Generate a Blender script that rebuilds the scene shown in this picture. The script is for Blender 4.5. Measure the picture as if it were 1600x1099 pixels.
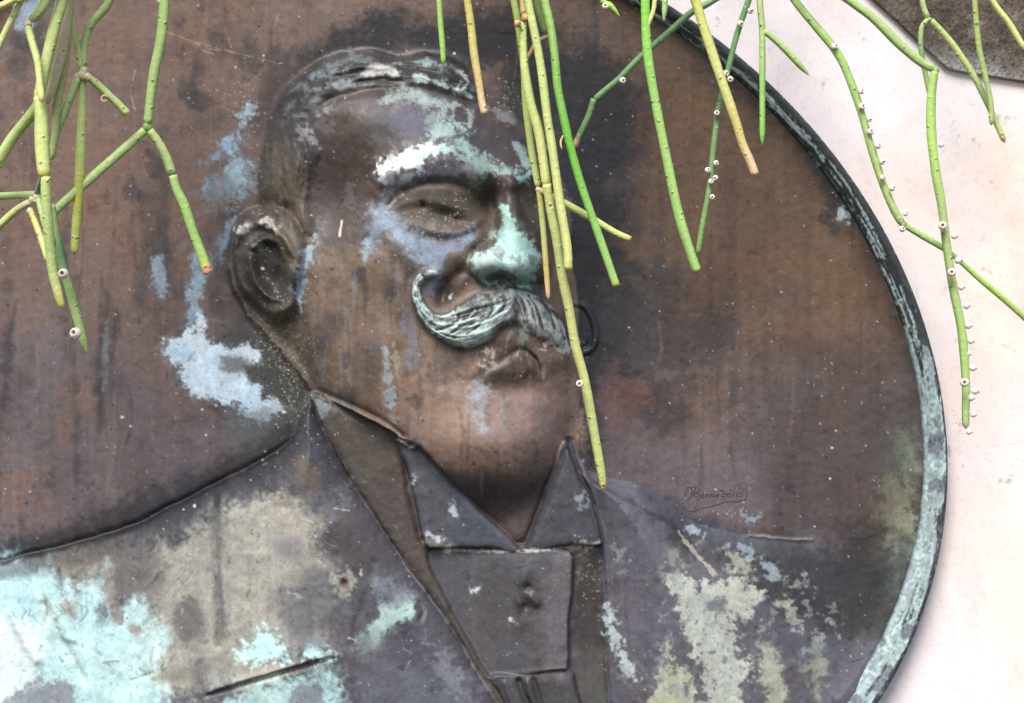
import bpy, bmesh, math, random
import numpy as np
from mathutils import Vector, Matrix

for o in list(bpy.data.objects): bpy.data.objects.remove(o, do_unlink=True)
scene = bpy.context.scene
C = scene.collection

# ---------------------------------------------------------------- camera, sky, sun, exposure
CAM_D = 1.2
cam = bpy.data.cameras.new('camera'); cam_o = bpy.data.objects.new('camera', cam); C.objects.link(cam_o)
cam_o.location = (0, -CAM_D, 0); cam_o.rotation_euler = (math.pi/2, 0, 0)
cam.sensor_width = 36; cam.lens = 36*CAM_D/0.64; cam.clip_start = 0.01; cam.clip_end = 100
scene.camera = cam_o

SUN_EL, SUN_AZ = 50, 14          # degrees; azimuth to the left of straight-on
sd_ = Vector((-math.sin(math.radians(SUN_AZ))*math.cos(math.radians(SUN_EL)),
              -math.cos(math.radians(SUN_AZ))*math.cos(math.radians(SUN_EL)), math.sin(math.radians(SUN_EL))))
world = bpy.data.worlds.new('World'); scene.world = world; world.use_nodes = True
wn = world.node_tree; bg = wn.nodes['Background']
sky = wn.nodes.new('ShaderNodeTexSky'); sky.sky_type = 'NISHITA'; sky.sun_disc = False
sky.sun_elevation = math.radians(SUN_EL); sky.sun_rotation = math.radians(180+SUN_AZ)
sky.air_density = 1.0; sky.dust_density = 1.0; sky.ozone_density = 0.6
wn.links.new(sky.outputs[0], bg.inputs['Color']); bg.inputs['Strength'].default_value = 0.065
sun = bpy.data.lights.new('sun', 'SUN'); sun.energy = 1.5; sun.angle = math.radians(28); sun.color = (1, .965, .91)
sun_o = bpy.data.objects.new('sun', sun); C.objects.link(sun_o)
sun_o.rotation_euler = (-sd_).to_track_quat('-Z', 'Y').to_euler()
vs = scene.view_settings
vs.view_transform = 'Standard'; vs.look = 'None'; vs.gamma = 1; vs.use_curve_mapping = False; vs.exposure = 1.76

#<SCULPT>
# ---------------------------------------------------------------- numeric tools
# Plaque coordinates: 1 unit = 0.4 mm, x to the right, y downwards, h towards the viewer.
S = 0.0004
FINE = 1.5
def axis(lo, f0, f1, hi, step, coarse):
    a = np.arange(f0, f1 + step*0.5, step)
    l = np.arange(lo, f0 - coarse*0.3, coarse)
    r = np.arange(f1 + coarse, hi, coarse)
    return np.concatenate([l, a, r])
XS = axis(-360, -15, 1494, 1500, FINE, 12)
YS = axis(-180, -15, 1113, 1460, FINE, 12)
NX, NY = len(XS), len(YS)
GX, GY = np.meshgrid(XS, YS)

def P(s): return [tuple(float(v) for v in q.split(',')) for q in s.split()]

def spline(pts, n=6, closed=False):
    p = np.asarray(pts, float); m = len(p)
    out = []
    rng_ = range(m if closed else m-1)
    for i in rng_:
        if closed: a, b, c, d = p[(i-1) % m], p[i], p[(i+1) % m], p[(i+2) % m]
        else: a, b, c, d = p[max(i-1, 0)], p[i], p[i+1], p[min(i+2, m-1)]
        for t in np.arange(n)/n:
            out.append(0.5*((2*b) + (c-a)*t + (2*a-5*b+4*c-d)*t*t + (3*b-a-3*c+d)*t**3))
    if not closed: out.append(p[-1])
    return np.array(out)

def window(pts, pad):
    p = np.asarray(pts)
    x0, x1 = np.searchsorted(XS, [p[:, 0].min()-pad, p[:, 0].max()+pad])
    y0, y1 = np.searchsorted(YS, [p[:, 1].min()-pad, p[:, 1].max()+pad])
    return (slice(y0, y1), slice(x0, x1))

def seg_field(poly, win, closed):
    """distance to polyline, parameter along it (0..1), inside flag"""
    x = GXW[win]; y = GYW[win]
    d2 = np.full(x.shape, 1e12, np.float32); tt = np.zeros(x.shape, np.float32)
    ins = np.zeros(x.shape, bool)
    q = np.asarray(poly, np.float32)
    if closed: q = np.vstack([q, q[:1]])
    n = len(q)-1
    for i in range(n):
        ax, ay = q[i]; bx, by = q[i+1]
        ex, ey = bx-ax, by-ay
        L = ex*ex+ey*ey
        if L < 1e-9: continue
        t = np.clip(((x-ax)*ex+(y-ay)*ey)/L, 0, 1)
        dd = (x-ax-t*ex)**2+(y-ay-t*ey)**2
        m = dd < d2
        d2 = np.where(m, dd, d2)
        if closed:
            if ey != 0:
                c = ((ay > y) != (by > y)) & (x < ex*(y-ay)/ey+ax)
                ins ^= c
        else:
            tt = np.where(m, (i+t)/n, tt)
    return np.sqrt(d2), tt, ins

def sdf(pts, pad=40, n=5, smooth=True):
    poly = spline(pts, n, True) if smooth else np.asarray(pts, float)
    w = window(poly, pad)
    d, _, ins = seg_field(poly, w, True)
    return np.where(ins, d, -d), w

def sdf_at(pts, w, n=3):
    d, _, ins = seg_field(spline(pts, n, True), w, True)
    return np.where(ins, d, -d)

def sstep(a, b, v):
    t = np.clip((v-a)/(b-a), 0, 1); return t*t*(3-2*t)

def dome(t):      # 0 at edge (t=0) to 1 (t>=1), quarter-round
    t = np.clip(t, 0, 1); return np.sqrt(np.maximum(0, 1-(1-t)**2))

def _taps(c, sc, n):
    u = c/sc; i = np.floor(u).astype(int); f = u-i
    w = np.stack([(1-f)**3/6, (3*f**3-6*f*f+4)/6, (-3*f**3+3*f*f+3*f+1)/6, f**3/6])
    return i, w
def vnoise(sx, sy=None, seed=0):
    """smooth value noise over the plaque, roughly -1..1"""
    sy = sy or sx
    r = np.random.default_rng(seed)
    ix, wx = _taps(XS-XS[0]+7.3, sx, NX); iy, wy = _taps(YS-YS[0]+3.1, sy, NY)
    L = r.uniform(-1, 1, (iy.max()+5, ix.max()+5)).astype(np.float32)
    A = sum(L[iy+k]*wy[k][:, None] for k in range(4))
    B = sum(A[:, ix+k]*wx[k][None, :] for k in range(4))
    return (B*1.9).astype(np.float32)
def fbm(s, seed, octs=4, sy=None, gain=0.55):
    o = 0; a = 1; t = 0
    for k in range(octs):
        o = o + a*vnoise(s/2**k, (sy or s)/2**k, seed*17+k); t += a*a; a *= gain
    return (o/math.sqrt(t)).astype(np.float32)

# outlines and tool lines wander a little, as modelled by hand
GXW = (GX+1.1*fbm(34, 61, 2)+.55*fbm(8, 62, 2)).astype(np.float32)
GYW = (GY+1.1*fbm(34, 63, 2)+.55*fbm(8, 64, 2)).astype(np.float32)
H = np.zeros((NY, NX), np.float32)
def blur(a, k, it=3):
    for _ in range(it):
        c = np.cumsum(np.pad(a, ((k+1, k), (0, 0)), mode='edge'), 0, dtype=np.float64); a = (c[2*k+1:]-c[:-2*k-1])/(2*k+1)
        c = np.cumsum(np.pad(a, ((0, 0), (k+1, k)), mode='edge'), 1, dtype=np.float64); a = (c[:, 2*k+1:]-c[:, :-2*k-1])/(2*k+1)
    return a.astype(np.float32)
rnd = random.Random(7)
nrng = np.random.default_rng(11)

def gauss(cx, cy, rx, ry, a, rot=0, p=2):
    """additive smooth bump"""
    R = max(rx, ry)*2.6
    w = window([(cx-R, cy-R), (cx+R, cy+R)], 0)
    x = GX[w]-cx; y = GY[w]-cy
    c, s = math.cos(math.radians(rot)), math.sin(math.radians(rot))
    u = (x*c+y*s)/rx; v = (-x*s+y*c)/ry
    H[w] += a*np.exp(-(u*u+v*v)**(p/2))

def stroke(pts, rad, amp, prof='gauss', n=6, mode='add', arr=None):
    """ridge (amp>0) or groove along a curve; rad / amp may be lists along it"""
    A = H if arr is None else arr
    poly = spline(pts, n)
    rm = max(rad) if isinstance(rad, (list, tuple)) else rad
    w = window(poly, rm*2.5+3)
    d, t, _ = seg_field(poly, w, False)
    def along(v):
        if isinstance(v, (list, tuple)):
            return np.interp(t, np.linspace(0, 1, len(v)), v).astype(np.float32)
        return v
    r = np.maximum(along(rad), 0.3); a = along(amp)
    if prof == 'gauss': f = np.exp(-(d/r)**2)
    elif prof == 'round': f = np.sqrt(np.maximum(0, 1-(d/r)**2))
    else: f = np.clip(1-d/r, 0, 1)
    if mode == 'add': A[w] += a*f
    elif mode == 'max': A[w] = np.maximum(A[w], a*f)
    return w

# ---------------------------------------------------------------- outlines (plaque coordinates)
HEAD = P("412,330 404,290 408,240 420,195 440,152 470,120 510,95 550,83 590,83 628,92 665,89 705,99 736,124 760,150 795,170 820,200 842,236 872,268 888,300 893,350 890,400 900,440 904,480 905,540 911,580 905,630 892,670 882,700 850,790 820,856 740,840 640,780 580,720 495,628 480,600 440,545 405,507 378,468 360,425 357,385 364,352")
HAIRTOP = P("404,300 408,240 420,195 440,152 470,120 510,95 550,83 590,83 628,92 665,89 705,99 736,124 746,150 700,142 660,130 610,128 560,138 520,152 495,175 480,200 500,235 492,270 478,300 490,345 484,362 468,350 450,325 415,330")
EAR = P("362,352 380,333 418,322 452,334 472,362 482,392 474,440 466,480 450,500 425,508 402,492 380,462 364,425 358,388")
MOU_UP = P("806,452 772,456 742,463 716,479 698,490 680,484 667,466 662,446 668,434 684,428")
MOU_LO = P("806,500 790,512 768,530 735,543 705,536 676,517 656,490 647,462 650,440 662,428")
MOU_POLY = P("808,450 772,455 742,463 716,480 698,490 680,484 667,466 663,447 670,436 688,430 682,424 664,424 650,440 646,464 656,492 676,518 705,537 735,544 768,531 786,514 806,500")
MOU_R = P("800,450 838,458 866,480 886,512 894,548 892,560 882,548 862,538 838,526 816,510 800,500")
JACKET_L = P("-460,1010 -200,935 0,880 100,856 200,826 300,778 345,755 420,716 456,690 470,650 488,628 505,668 540,738 565,776 600,832 640,892 700,972 775,1099 900,1320 960,1500 400,1700 -460,1700")
LAPEL_L = P("470,650 488,628 505,668 540,738 565,776 600,832 640,892 700,972 775,1099 900,1320 960,1480 800,1460 640,1220 560,1090 527,1029 545,985 500,930 458,800 446,716")
COLLAR_SIDE = P("484,628 492,614 520,628 560,648 600,668 628,690 640,740 652,800 662,852 690,915 735,1000 774,1070 782,1108 775,1099 700,972 640,892 600,832 560,770 520,700")
WING_L = P("618,686 640,690 660,700 700,742 750,798 812,858 760,856 700,856 664,852 652,800 640,745 626,712")
WING_R = P("880,694 890,690 898,712 912,745 932,800 944,850 900,852 860,858 822,858 832,830 848,785 868,730")
SHIRT = P("650,846 812,852 945,842 950,900 960,1100 980,1500 900,1500 780,1105 700,972 640,892")
CRAVAT = P("668,862 740,858 820,860 888,862 896,900 890,960 886,1050 860,1058 790,1068 764,1056 720,980 690,920")
CRAVAT_LOW = P("764,1060 820,1056 888,1046 902,1080 920,1140 960,1240 1000,1500 900,1500 800,1130")
JACKET_R = P("884,690 896,686 910,722 940,744 1000,760 1040,786 1075,812 1120,826 1170,836 1230,842 1290,846 1350,842 1500,850 1500,1500 985,1500 962,1200 952,1099 948,1000 944,900 940,846 925,780 905,740")

# ---------------------------------------------------------------- rim geometry
RIM_C, RIM_A, RIM_B, RIM_T = (570.3, 638.9), 931.0, 783.0, 0.3733
def rim_outer(th):
    c, s = math.cos(RIM_T), math.sin(RIM_T)
    u, v = RIM_A*np.cos(th), RIM_B*np.sin(th)
    x = RIM_C[0]+u*c-v*s; y = RIM_C[1]+u*s+v*c
    nu, nv = np.cos(th)/RIM_A, np.sin(th)/RIM_B
    l = np.hypot(nu, nv); nu, nv = nu/l, nv/l
    return x, y, nu*c-nv*s, nu*s+nv*c
def rim_width(ang):   # ang = direction of the outward normal, 0 = right, 90 = down
    return np.interp(np.degrees(ang), [-180, -120, -60, -40, -15, 5, 25, 42, 60, 120, 180],
                     [42, 36, 32, 34, 38, 44, 51, 58, 58, 52, 42])
def rim_inside():
    """approximate signed distance from the rim's inner edge (positive inside)"""
    th = np.linspace(-math.pi, math.pi, 721)[:-1]
    x, y, nx, ny = rim_outer(th)
    w = rim_width(np.arctan2(ny, nx))
    c, s = math.cos(RIM_T), math.sin(RIM_T)
    dx, dy = GX-RIM_C[0], GY-RIM_C[1]
    u, v = dx*c+dy*s, -dx*s+dy*c
    r = np.hypot(u/RIM_A, v/RIM_B)+1e-6
    g = np.hypot(u/RIM_A**2, v/RIM_B**2)/r
    so = (1-r)/np.maximum(g, 1e-6)
    tt = np.arctan2(v/RIM_B, u/RIM_A)
    ww = np.interp(tt, th, w, period=2*math.pi)
    return so-ww
RIN = rim_inside().astype(np.float32)

# ---------------------------------------------------------------- the relief
def sculpt():
    global H
    ss = sstep
    # field: slightly dished towards the rim, hammered and brushed unevenness
    H += 10*np.exp(-np.maximum(RIN, 0)/26)
    H += 0.9*fbm(90, 3, 3)+0.22*fbm(12, 5, 3)
    # head: dome over the outline
    sd, w = sdf(HEAD, 30, 4)
    x, y = GX[w], GY[w]
    soft = blur(blur(np.maximum(sd, 0)*1.0, 10), 10)
    base = 40*(.45*dome(sd/66)**1.3+.55*ss(-4, 70, sd))+26*ss(20, 210, soft)
    base = base+18*ss(520, 800, x)*ss(0, 120, soft)            # face turned towards the right: front is higher
    base = base-26*ss(738, 805, y)*ss(5, 40, soft)             # under the jaw
    base = np.where(sd > 0, H[w]*0.3+base, H[w]-2.0*np.exp(sd/9))
    b1, b2 = blur(base, 3), blur(base, 9)
    k = ss(640, 800, x)*ss(420, 330, y)                        # far temple melts into the background
    k = np.maximum(k, ss(8, 40, soft)*.8)
    H[w] = b1*(1-k)+b2*k
    # skull
    gauss(610, 190, 125, 60, 16, 10)
    gauss(525, 310, 45, 70, -12)
    gauss(735, 205, 60, 46, 6, 30)
    # brow ridge of the near eye and glabella
    stroke(P("592,296 612,276 645,258 685,252 722,258 760,274 800,288"), [14, 24, 30, 30, 26, 18, 14], [4, 12, 17, 17, 13, 7, 5])
    stroke(P("806,286 830,272 855,282 874,304"), [13, 14, 13, 10], [8, 13, 10, 4])
    gauss(800, 262, 30, 26, 7)
    # socket
    gauss(694, 330, 84, 38, -23, 6, 2.6)
    gauss(768, 310, 24, 32, -27, 0)
    gauss(850, 325, 30, 26, -18)
    
    # eyeball, lids
    gauss(684, 322, 66, 38, 22, 6, 2.2)
    gauss(852, 332, 20, 16, 9)
    stroke(P("606,328 628,304 660,289 700,287 734,298 758,318"), [4, 5, 6, 6, 6, 5], [-1.5, -4, -4.5, -4, -4, -3])
    stroke(P("612,331 642,317 682,318 722,334 752,350"), [3, 5, 6, 6, 4], [1, 2.5, 3, 3, 1])
    stroke(P("630,331 655,327 685,331 718,345 745,353"), [3, 4, 5, 5, 4], [0, -2, -3, -3.5, -2])
    stroke(P("612,336 640,350 682,362 724,364 756,346"), [4, 6, 7, 6, 5], [1, 2, 4, 5, 3])
    stroke(P("602,338 628,362 672,378 716,377 752,358 764,338"), [6, 10, 11, 11, 9, 7], [-1.5, -3.5, -4.5, -4.5, -4, -2])
    gauss(700, 334, 13, 5, -4)
    # bag and cheek
    stroke(P("590,345 625,385 675,408 725,396"), 20, 5)
    gauss(612, 412, 80, 52, 14, 25)
    gauss(575, 560, 85, 110, 14)
    gauss(660, 600, 70, 60, 4)
    stroke(P("600,380 640,425 652,455"), 16, -3)
    # nose
    G = np.zeros_like(H)
    stroke(P("792,286 793,312 800,345 810,378 818,408"), [17, 17, 21, 29, 35], [6, 18, 33, 46, 54], 'round', 8, 'max', G)
    stroke(P("792,404 766,410 752,416"), [30, 24, 18], [38, 34, 25], 'round', 6, 'max', G)
    stroke(P("826,404 842,416 846,426"), [26, 19, 14], [42, 30, 22], 'round', 6, 'max', G)
    w = window([(720, 260), (880, 480)], 0)
    g = G[w].copy()
    for _ in range(14):
        g[1:-1, 1:-1] = (g[1:-1, 1:-1]*2+g[:-2, 1:-1]+g[2:, 1:-1]+g[1:-1, :-2]+g[1:-1, 2:])/6
    g *= 1-ss(446, 455, GY[w])
    H[w] += g
    gauss(772, 438, 17, 8, -17, -12)
    gauss(812, 446, 12, 6, -12, 8)
    gauss(795, 443, 7, 9, 4)
    stroke(P("744,394 738,410 744,430 762,442"), 5, -6)
    stroke(P("775,330 770,365 752,392"), 12, -8)
    # nasolabial fold
    stroke(P("738,418 715,432 700,446 695,470"), [8, 10, 10, 8], [-4, -5, -7, -6])
    # moustache
    sd, w = sdf(MOU_POLY, 12, 4)
    H[w] += blur(17*dome(sd/26)*(sd > 0), 3, 2)+.4*blur(6*dome(sd/8)*(sd > 0), 1, 2)
    sd, w = sdf(MOU_R, 12, 4)
    H[w] += blur(15*dome(sd/26)*(sd > 0), 3, 2)
    up, lo = spline(MOU_UP, 8), spline(MOU_LO, 8)
    tu = np.linspace(0, 1, 40)
    def resamp(c):
        s = np.r_[0, np.cumsum(np.hypot(*np.diff(c, axis=0).T))]; s /= s[-1]
        return np.stack([np.interp(tu, s, c[:, 0]), np.interp(tu, s, c[:, 1])], 1)
    up, lo = resamp(up), resamp(lo)
    for i in range(120):
        k0 = rnd.uniform(-.02, 1.0); k1 = min(1, max(0, k0+rnd.gauss(0, .16)))
        a = rnd.uniform(0, .55); b = min(1, a+rnd.uniform(.3, .75))
        kk = np.linspace(k0, k1, 40)[:, None]
        c = up*(1-kk)+lo*kk
        c = c[int(a*39):int(b*39)+1:3]
        if len(c) > 2: stroke(c, rnd.uniform(1.0, 1.9), rnd.choice([-1, 1])*rnd.uniform(.5, 1.4), n=3)
    for i in range(60):   # comb lines fanning down from the parting, left
        x0 = rnd.uniform(712, 806); y0 = np.interp(x0, [712, 742, 772, 806], [484, 466, 458, 453])+rnd.uniform(0, 6)
        L = np.interp(x0, [712, 760, 806], [40, 62, 44])*rnd.uniform(.6, 1.05)
        stroke([(x0, y0), (x0+6, y0+L*.35), (x0-2, y0+L*.7), (x0-20*np.interp(x0, [712, 806], [1.6, .6]), y0+L)], rnd.uniform(1.3, 2.2), rnd.choice([-1, 1])*rnd.uniform(.6, 1.9), n=4)
    for i in range(60):   # right half
        x0 = rnd.uniform(802, 872); y0 = np.interp(x0, [802, 838, 872], [453, 461, 488])+rnd.uniform(0, 6)
        L = rnd.uniform(34, 66)
        stroke([(x0, y0), (x0+12, y0+L*.35), (x0+17, y0+L*.7), (x0+20, y0+L)], rnd.uniform(1.3, 2.4), rnd.choice([-1, 1])*rnd.uniform(.6, 1.7), n=4)
    # far curl of the moustache, a raised ring on the field
    stroke(P("896,474 912,478 925,496 931,522 926,542 914,551 904,546"), [4, 5, 5.5, 6, 6, 6, 5], [1.5, 2.5, 3, 3.5, 3.5, 3.5, 2], 'round')
    stroke(P("898,480 912,485 921,502 925,524 920,540 910,545"), 3, -2.5)
    # hollow inside the near curl
    gauss(694, 458, 22, 20, -8)
    # mouth and chin
    gauss(800, 528, 38, 22, 7)
    gauss(868, 560, 22, 18, 6)
    stroke(P("738,596 762,580 790,562 815,548 832,556 846,576 850,588"), [4, 6, 7, 6, 5, 5, 3], [-1, -2.5, -3.5, -5, -7, -7, -3])
    stroke(P("752,588 785,572 812,560 834,572 846,590"), [9, 12, 13, 10, 6], [1, 2, 4.5, 5, 2])
    gauss(818, 580, 30, 14, 5)
    for i in range(16):
        x0 = rnd.uniform(795, 842); stroke([(x0, 556+rnd.uniform(0, 6)), (x0+3, 572), (x0+4, 588)], 1.5, rnd.choice([-1, 1])*rnd.uniform(.5, 1.4), n=3)
    gauss(800, 608, 58, 16, -6, 6)
    gauss(770, 694, 105, 48, 19, 2)
    gauss(640, 640, 40, 60, -4)
    # jaw edge: the neck strip behind the cheek lies lower
    sd, w = sdf(P("470,482 480,520 486,560 494,600 500,640 480,640 440,560 395,505 372,470 380,455 430,500"), 20, 4)
    H[w] -= 13*ss(-10, 14, sd)
    stroke(P("360,420 372,455 392,494 420,524 450,556 482,606"), [6, 6, 7, 8, 8, 6], [6, 10, 12, 12, 10, 6])
    # ear
    sd, w = sdf(EAR, 14, 5)
    H[w] += blur((17*dome(sd/16)*(sd > 0)-2.5*np.exp(-np.abs(sd)/4)*(sd < 0))*ss(515, 450, GY[w]), 2, 2)
    gauss(428, 412, 29, 50, -24, -12, 2.6)
    for q in range(26): gauss(rnd.uniform(368, 470), rnd.uniform(340, 495), rnd.uniform(5, 12), rnd.uniform(5, 12), rnd.uniform(-2.5, 2.5))
    gauss(440, 450, 22, 24, -12)
    gauss(402, 420, 14, 44, -5, -10)
    stroke(P("462,400 444,372 416,350 390,350 374,368 368,396 376,436 396,472 420,492"), [5, 9, 11, 11, 9, 7, 6, 6, 7], [4, 12, 17, 18, 14, 10, 8, 5, 2])
    stroke(P("400,388 416,374 436,382 446,404"), [6, 7, 6, 5], [8, 11, 9, 4])
    stroke(P("396,404 402,436 420,462 440,470"), [7, 7, 7, 6], [9, 12, 10, 6])
    gauss(462, 428, 10, 20, 10)
    gauss(438, 490, 26, 16, 12, -20)
    stroke(P("480,385 476,420 469,460 466,482"), [4, 5, 5, 4], [-4, -8, -8, -5])
    # hair: raised mass with combed locks
    sd, w = sdf(HAIRTOP, 14, 5)
    H[w] += 8*ss(-10, 16, sd+3*fbm(12, 31, 2)[w])
    for i in range(110):     # top locks swept over to the right
        t = rnd.random(); x0 = 425+t*250; 
        y0 = np.interp(x0, [420, 440, 470, 510, 560, 620, 675], [200, 156, 124, 100, 90, 94, 96])+rnd.uniform(2, 46)
        L = min(rnd.uniform(50, 120), 728-x0)
        pts = []
        for q in range(5):
            xx = x0+L*q/4
            base_y = np.interp(xx, [420, 440, 470, 510, 560, 620, 680, 740], [215, 170, 136, 114, 104, 106, 112, 134])
            pts.append((xx, base_y+(y0-np.interp(x0, [420, 440, 470, 510, 560, 620, 680, 740], [215, 170, 136, 114, 104, 106, 112, 134]))*(1-.35*q/4)+rnd.gauss(0, 1.2)))
        stroke(pts, rnd.uniform(1.4, 4.2), rnd.choice([-1, 1])*rnd.uniform(.5, 1.7), n=4)
    stroke(P("470,150 520,122 565,112 610,116 660,128 705,140 742,156"), [12, 16, 16, 12, 11, 9, 5], [3, 6, 7, 5, 7, 6, 3])
    for q in range(34):
        hx = rnd.uniform(440, 720); gauss(hx, np.interp(hx, [440, 470, 510, 560, 620, 720], [185, 150, 125, 112, 112, 130])+rnd.gauss(0, 9), rnd.uniform(8, 20), rnd.uniform(3, 7), rnd.uniform(-2, 4.5), np.interp(hx, [440, 520, 600, 720], [-50, -25, 5, 25]))
    stroke(P("626,96 660,92 700,104 730,126 736,140 724,142"), [9, 12, 14, 13, 9, 6], [5, 8, 10, 10, 8, 5])
    stroke(P("622,104 655,108 690,120 718,132"), 3, -5)
    stroke(P("480,176 520,156 570,142 620,138 670,146 740,166"), 7, -3)
    sd, w = sdf(HAIRTOP, 14, 5)
    H[w] += ss(-4, 10, sd)*ss(250, 170, GY[w])*(2.2*fbm(46, 33, 3, 9)[w]+1.4*fbm(16, 34, 2, 5)[w])
    for i in range(70):     # temple hair, combed down and back
        x0 = rnd.uniform(414, 486); y0 = rnd.uniform(195, 290); L = rnd.uniform(30, 75)
        stroke([(x0, y0), (x0-4, y0+L*.5), (x0-1+rnd.gauss(0, 3), y0+L)], rnd.uniform(1.5, 3), rnd.choice([-1, 1])*rnd.uniform(.8, 2.2), n=4)
    w = window([(590, 255), (790, 385)], 0)
    k = np.exp(-(((GX[w]-688)/82)**2+((GY[w]-325)/44)**2)**2)*.75
    H[w] = H[w]*(1-k)+blur(H[w], 4)*k
    stroke(P("622,334 655,324 690,326 722,338 748,350"), [4, 5, 6, 6, 4], [0, -.8, -1.4, -1.6, -.6])
    gauss(664, 322, 5, 5, -7); gauss(704, 340, 32, 9, -4, 14); gauss(716, 338, 5, 3, 3)
    stroke(P("610,322 634,298 664,286 702,285 736,298 756,316"), [4, 5, 6, 6, 6, 5], [-1, -3, -4, -4, -3, -2])
    gauss(764, 318, 18, 22, -8)
    sd, w = sdf(HAIRTOP, 14, 5)
    k = ss(-2, 8, sd)*.55
    H[w] = H[w]*(1-k)+blur(H[w], 2)*k
    sd, w = sdf(HEAD, 30, 4)
    H[w] *= 1+.22*ss(-2, 30, sd)
    # ---- clothes
    def cloth(poly, height, edge, aa=1.6, pad=8, undercut=0, n=3, smooth=True, floor=0.25, pw=1.0):
        sd, w = sdf(poly, pad+undercut*3, n, smooth)
        hh = height(GX[w], GY[w]) if callable(height) else height
        a = hh*(floor+(1-floor)*dome(sd/edge)**pw)+10*np.exp(-np.maximum(RIN[w], 0)/26)
        if undercut: H[w] -= undercut*np.exp(-np.abs(sd)/7)*(sd < 0)
        m = ss(-aa, aa, sd)
        H[w] = H[w]*(1-m)+a*m
        return sd, w
    # shirt and cravat
    cloth(SHIRT, lambda x, y: 14-9*ss(870, 900, x), 10, floor=.9)
    cloth(COLLAR_SIDE, lambda x, y: np.maximum(12, 32-0.042*(y-620)+.02*(x-490)), 14, floor=.6)
    cloth(CRAVAT, lambda x, y: 30-20*ss(830, 690, x-.25*(y-860))-0.015*(y-860), 18, floor=.93)
    cloth(CRAVAT_LOW, lambda x, y: 24+0*x, 26, floor=.8)
    for pts, r, a in (("812,1066 818,1085 832,1110 850,1150", 5, -9), ("836,1064 842,1085 850,1110", 4, -6), ("790,1068 800,1100 826,1160", 5, 4), ("826,1066 830,1085 838,1106", 4, 5)):
        stroke(P(pts), r, a)
    
    stroke(P("760,1060 800,1054 850,1048 888,1042"), 3.5, 1.5)
    cloth(WING_R, lambda x, y: 33-0.02*(y-690)+.03*(x-880), 14, floor=.76, undercut=2)
    cloth(WING_L, lambda x, y: 46-0.10*(y-690), 12, floor=.8, undercut=4)
    stroke(P("660,856 720,859 780,860 812,860 870,858 942,848"), 3, 2)
    stroke(P("884,700 868,738 850,786 824,852"), [3, 5, 6, 4], [-6, -12, -13, -6])
    stroke(P("622,692 632,730 644,790 656,846"), [3, 4, 5, 4], [-4, -7, -7, -4])
    stroke(P("494,618 540,636 590,660 626,688 650,700"), [3, 4, 5, 5, 4], [5, 7, 8, 8, 5])
    stroke(P("498,612 545,630 596,654 632,682"), 3.5, -6)
    # little broken stud on the cravat
    for cx, cy, rx, ry, a, ro in ((818, 905, 8, 16, 5, 15), (832, 934, 12, 8, 6, 40), (812, 940, 6, 12, 5, -10), (826, 918, 5, 5, -6, 0), (840, 942, 5, 7, 4, 30), (822, 948, 4, 5, -4, 0)):
        gauss(cx, cy, rx, ry, a, ro)
    # jackets
    cloth(JACKET_L, lambda x, y: 30+26*ss(60, 520, x)-10*ss(0, 300, 300-x), 64, floor=.02, undercut=0, pw=1.0)
    sd, w = sdf(LAPEL_L, 60, 3)
    H[w] = np.where(GX[w] > 0, H[w]+9*blur(ss(-40, 20, sd), 6)*ss(-2, 2, sdf_at(JACKET_L, w)), H[w])
    sd, w = sdf(P("450,700 488,640 600,832 775,1099 900,1320 800,1320 560,1050 500,900"), 10, 2)
    H[w] -= 6*ss(0, 90, sd)
    cloth(JACKET_R, lambda x, y: (32*ss(1500, 1080, x+0.35*(1099-y))+6*ss(1300, 1150, x))*ss(1330, 1190, x-0.55*(y-850)), 110, floor=.0, undercut=0, pw=1.9)
    # right lapel lies a little proud; its outer edge is a raised line
    sd, w = sdf(P("905,735 940,760 1000,790 1052,822 1092,872 1180,950 1260,1040 1330,1160 1300,1400 985,1500 960,1200 950,1050 945,900 930,790"), 10, 3)
    H[w] += 9*ss(-2, 3, sd)*ss(0, 10, sd+4)
    stroke(P("1048,818 1092,872 1138,912 1182,950 1240,1020"), [2, 3, 3, 2, 2], [2, 3, 3, 2, 1])
    stroke(P("912,722 930,790 943,850 947,950 952,1099"), [4, 5, 5, 5, 5], [4, 5, 7, 8, 8])
    stroke(P("890,690 905,740 925,800 940,850"), 3, -6)
    stroke(P("1170,837 1210,842 1270,844"), 2, 2.5)
    stroke(P("-40,886 0,876 100,852 200,822 300,774 345,751 420,712 456,686"), [4, 4, 5, 5, 5, 5, 5, 4], [-2, -3, -4, -5, -5, -5, -4, -2])
    # shoulder seam, lapel notch and folds
    stroke(P("336,768 340,830 342,900 346,960 344,1010"), [7, 8, 6, 8, 4], [-3, -6, -3, -6, -2])
    stroke(P("344,772 350,840 352,920 356,990"), 7, 3)
    stroke(P("326,1086 380,1070 440,1052 490,1036 528,1028"), [2, 3.5, 3.5, 3.5, 2], [-5, -10, -10, -10, -4])
    stroke(P("330,1078 390,1060 450,1042 520,1020"), 5, 4)
    stroke(P("588,880 576,930 560,980 552,1010"), 6, -2.4)
    stroke(P("206,1064 240,1052"), 2.5, -2)
    stroke(P("60,930 90,985 115,1000"), [6, 9, 6], [3, 6, 2])
    stroke(P("70,945 98,1000 130,1060"), 6, -5)
    stroke(P("20,960 40,1000 60,1030"), 9, 7)
    stroke(P("110,940 130,1010 150,1100"), 5, 3)
    for i in range(22):
        x0 = rnd.uniform(245, 320); y0 = rnd.uniform(830, 910)
        stroke([(x0, y0), (x0-14, y0+18), (x0-26, y0+30)], 2.0, rnd.choice([-1, 1])*rnd.uniform(.3, .9), n=3)
    gauss(541, 912, 13, 14, 4); gauss(541, 912, 6, 7, -10)
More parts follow.
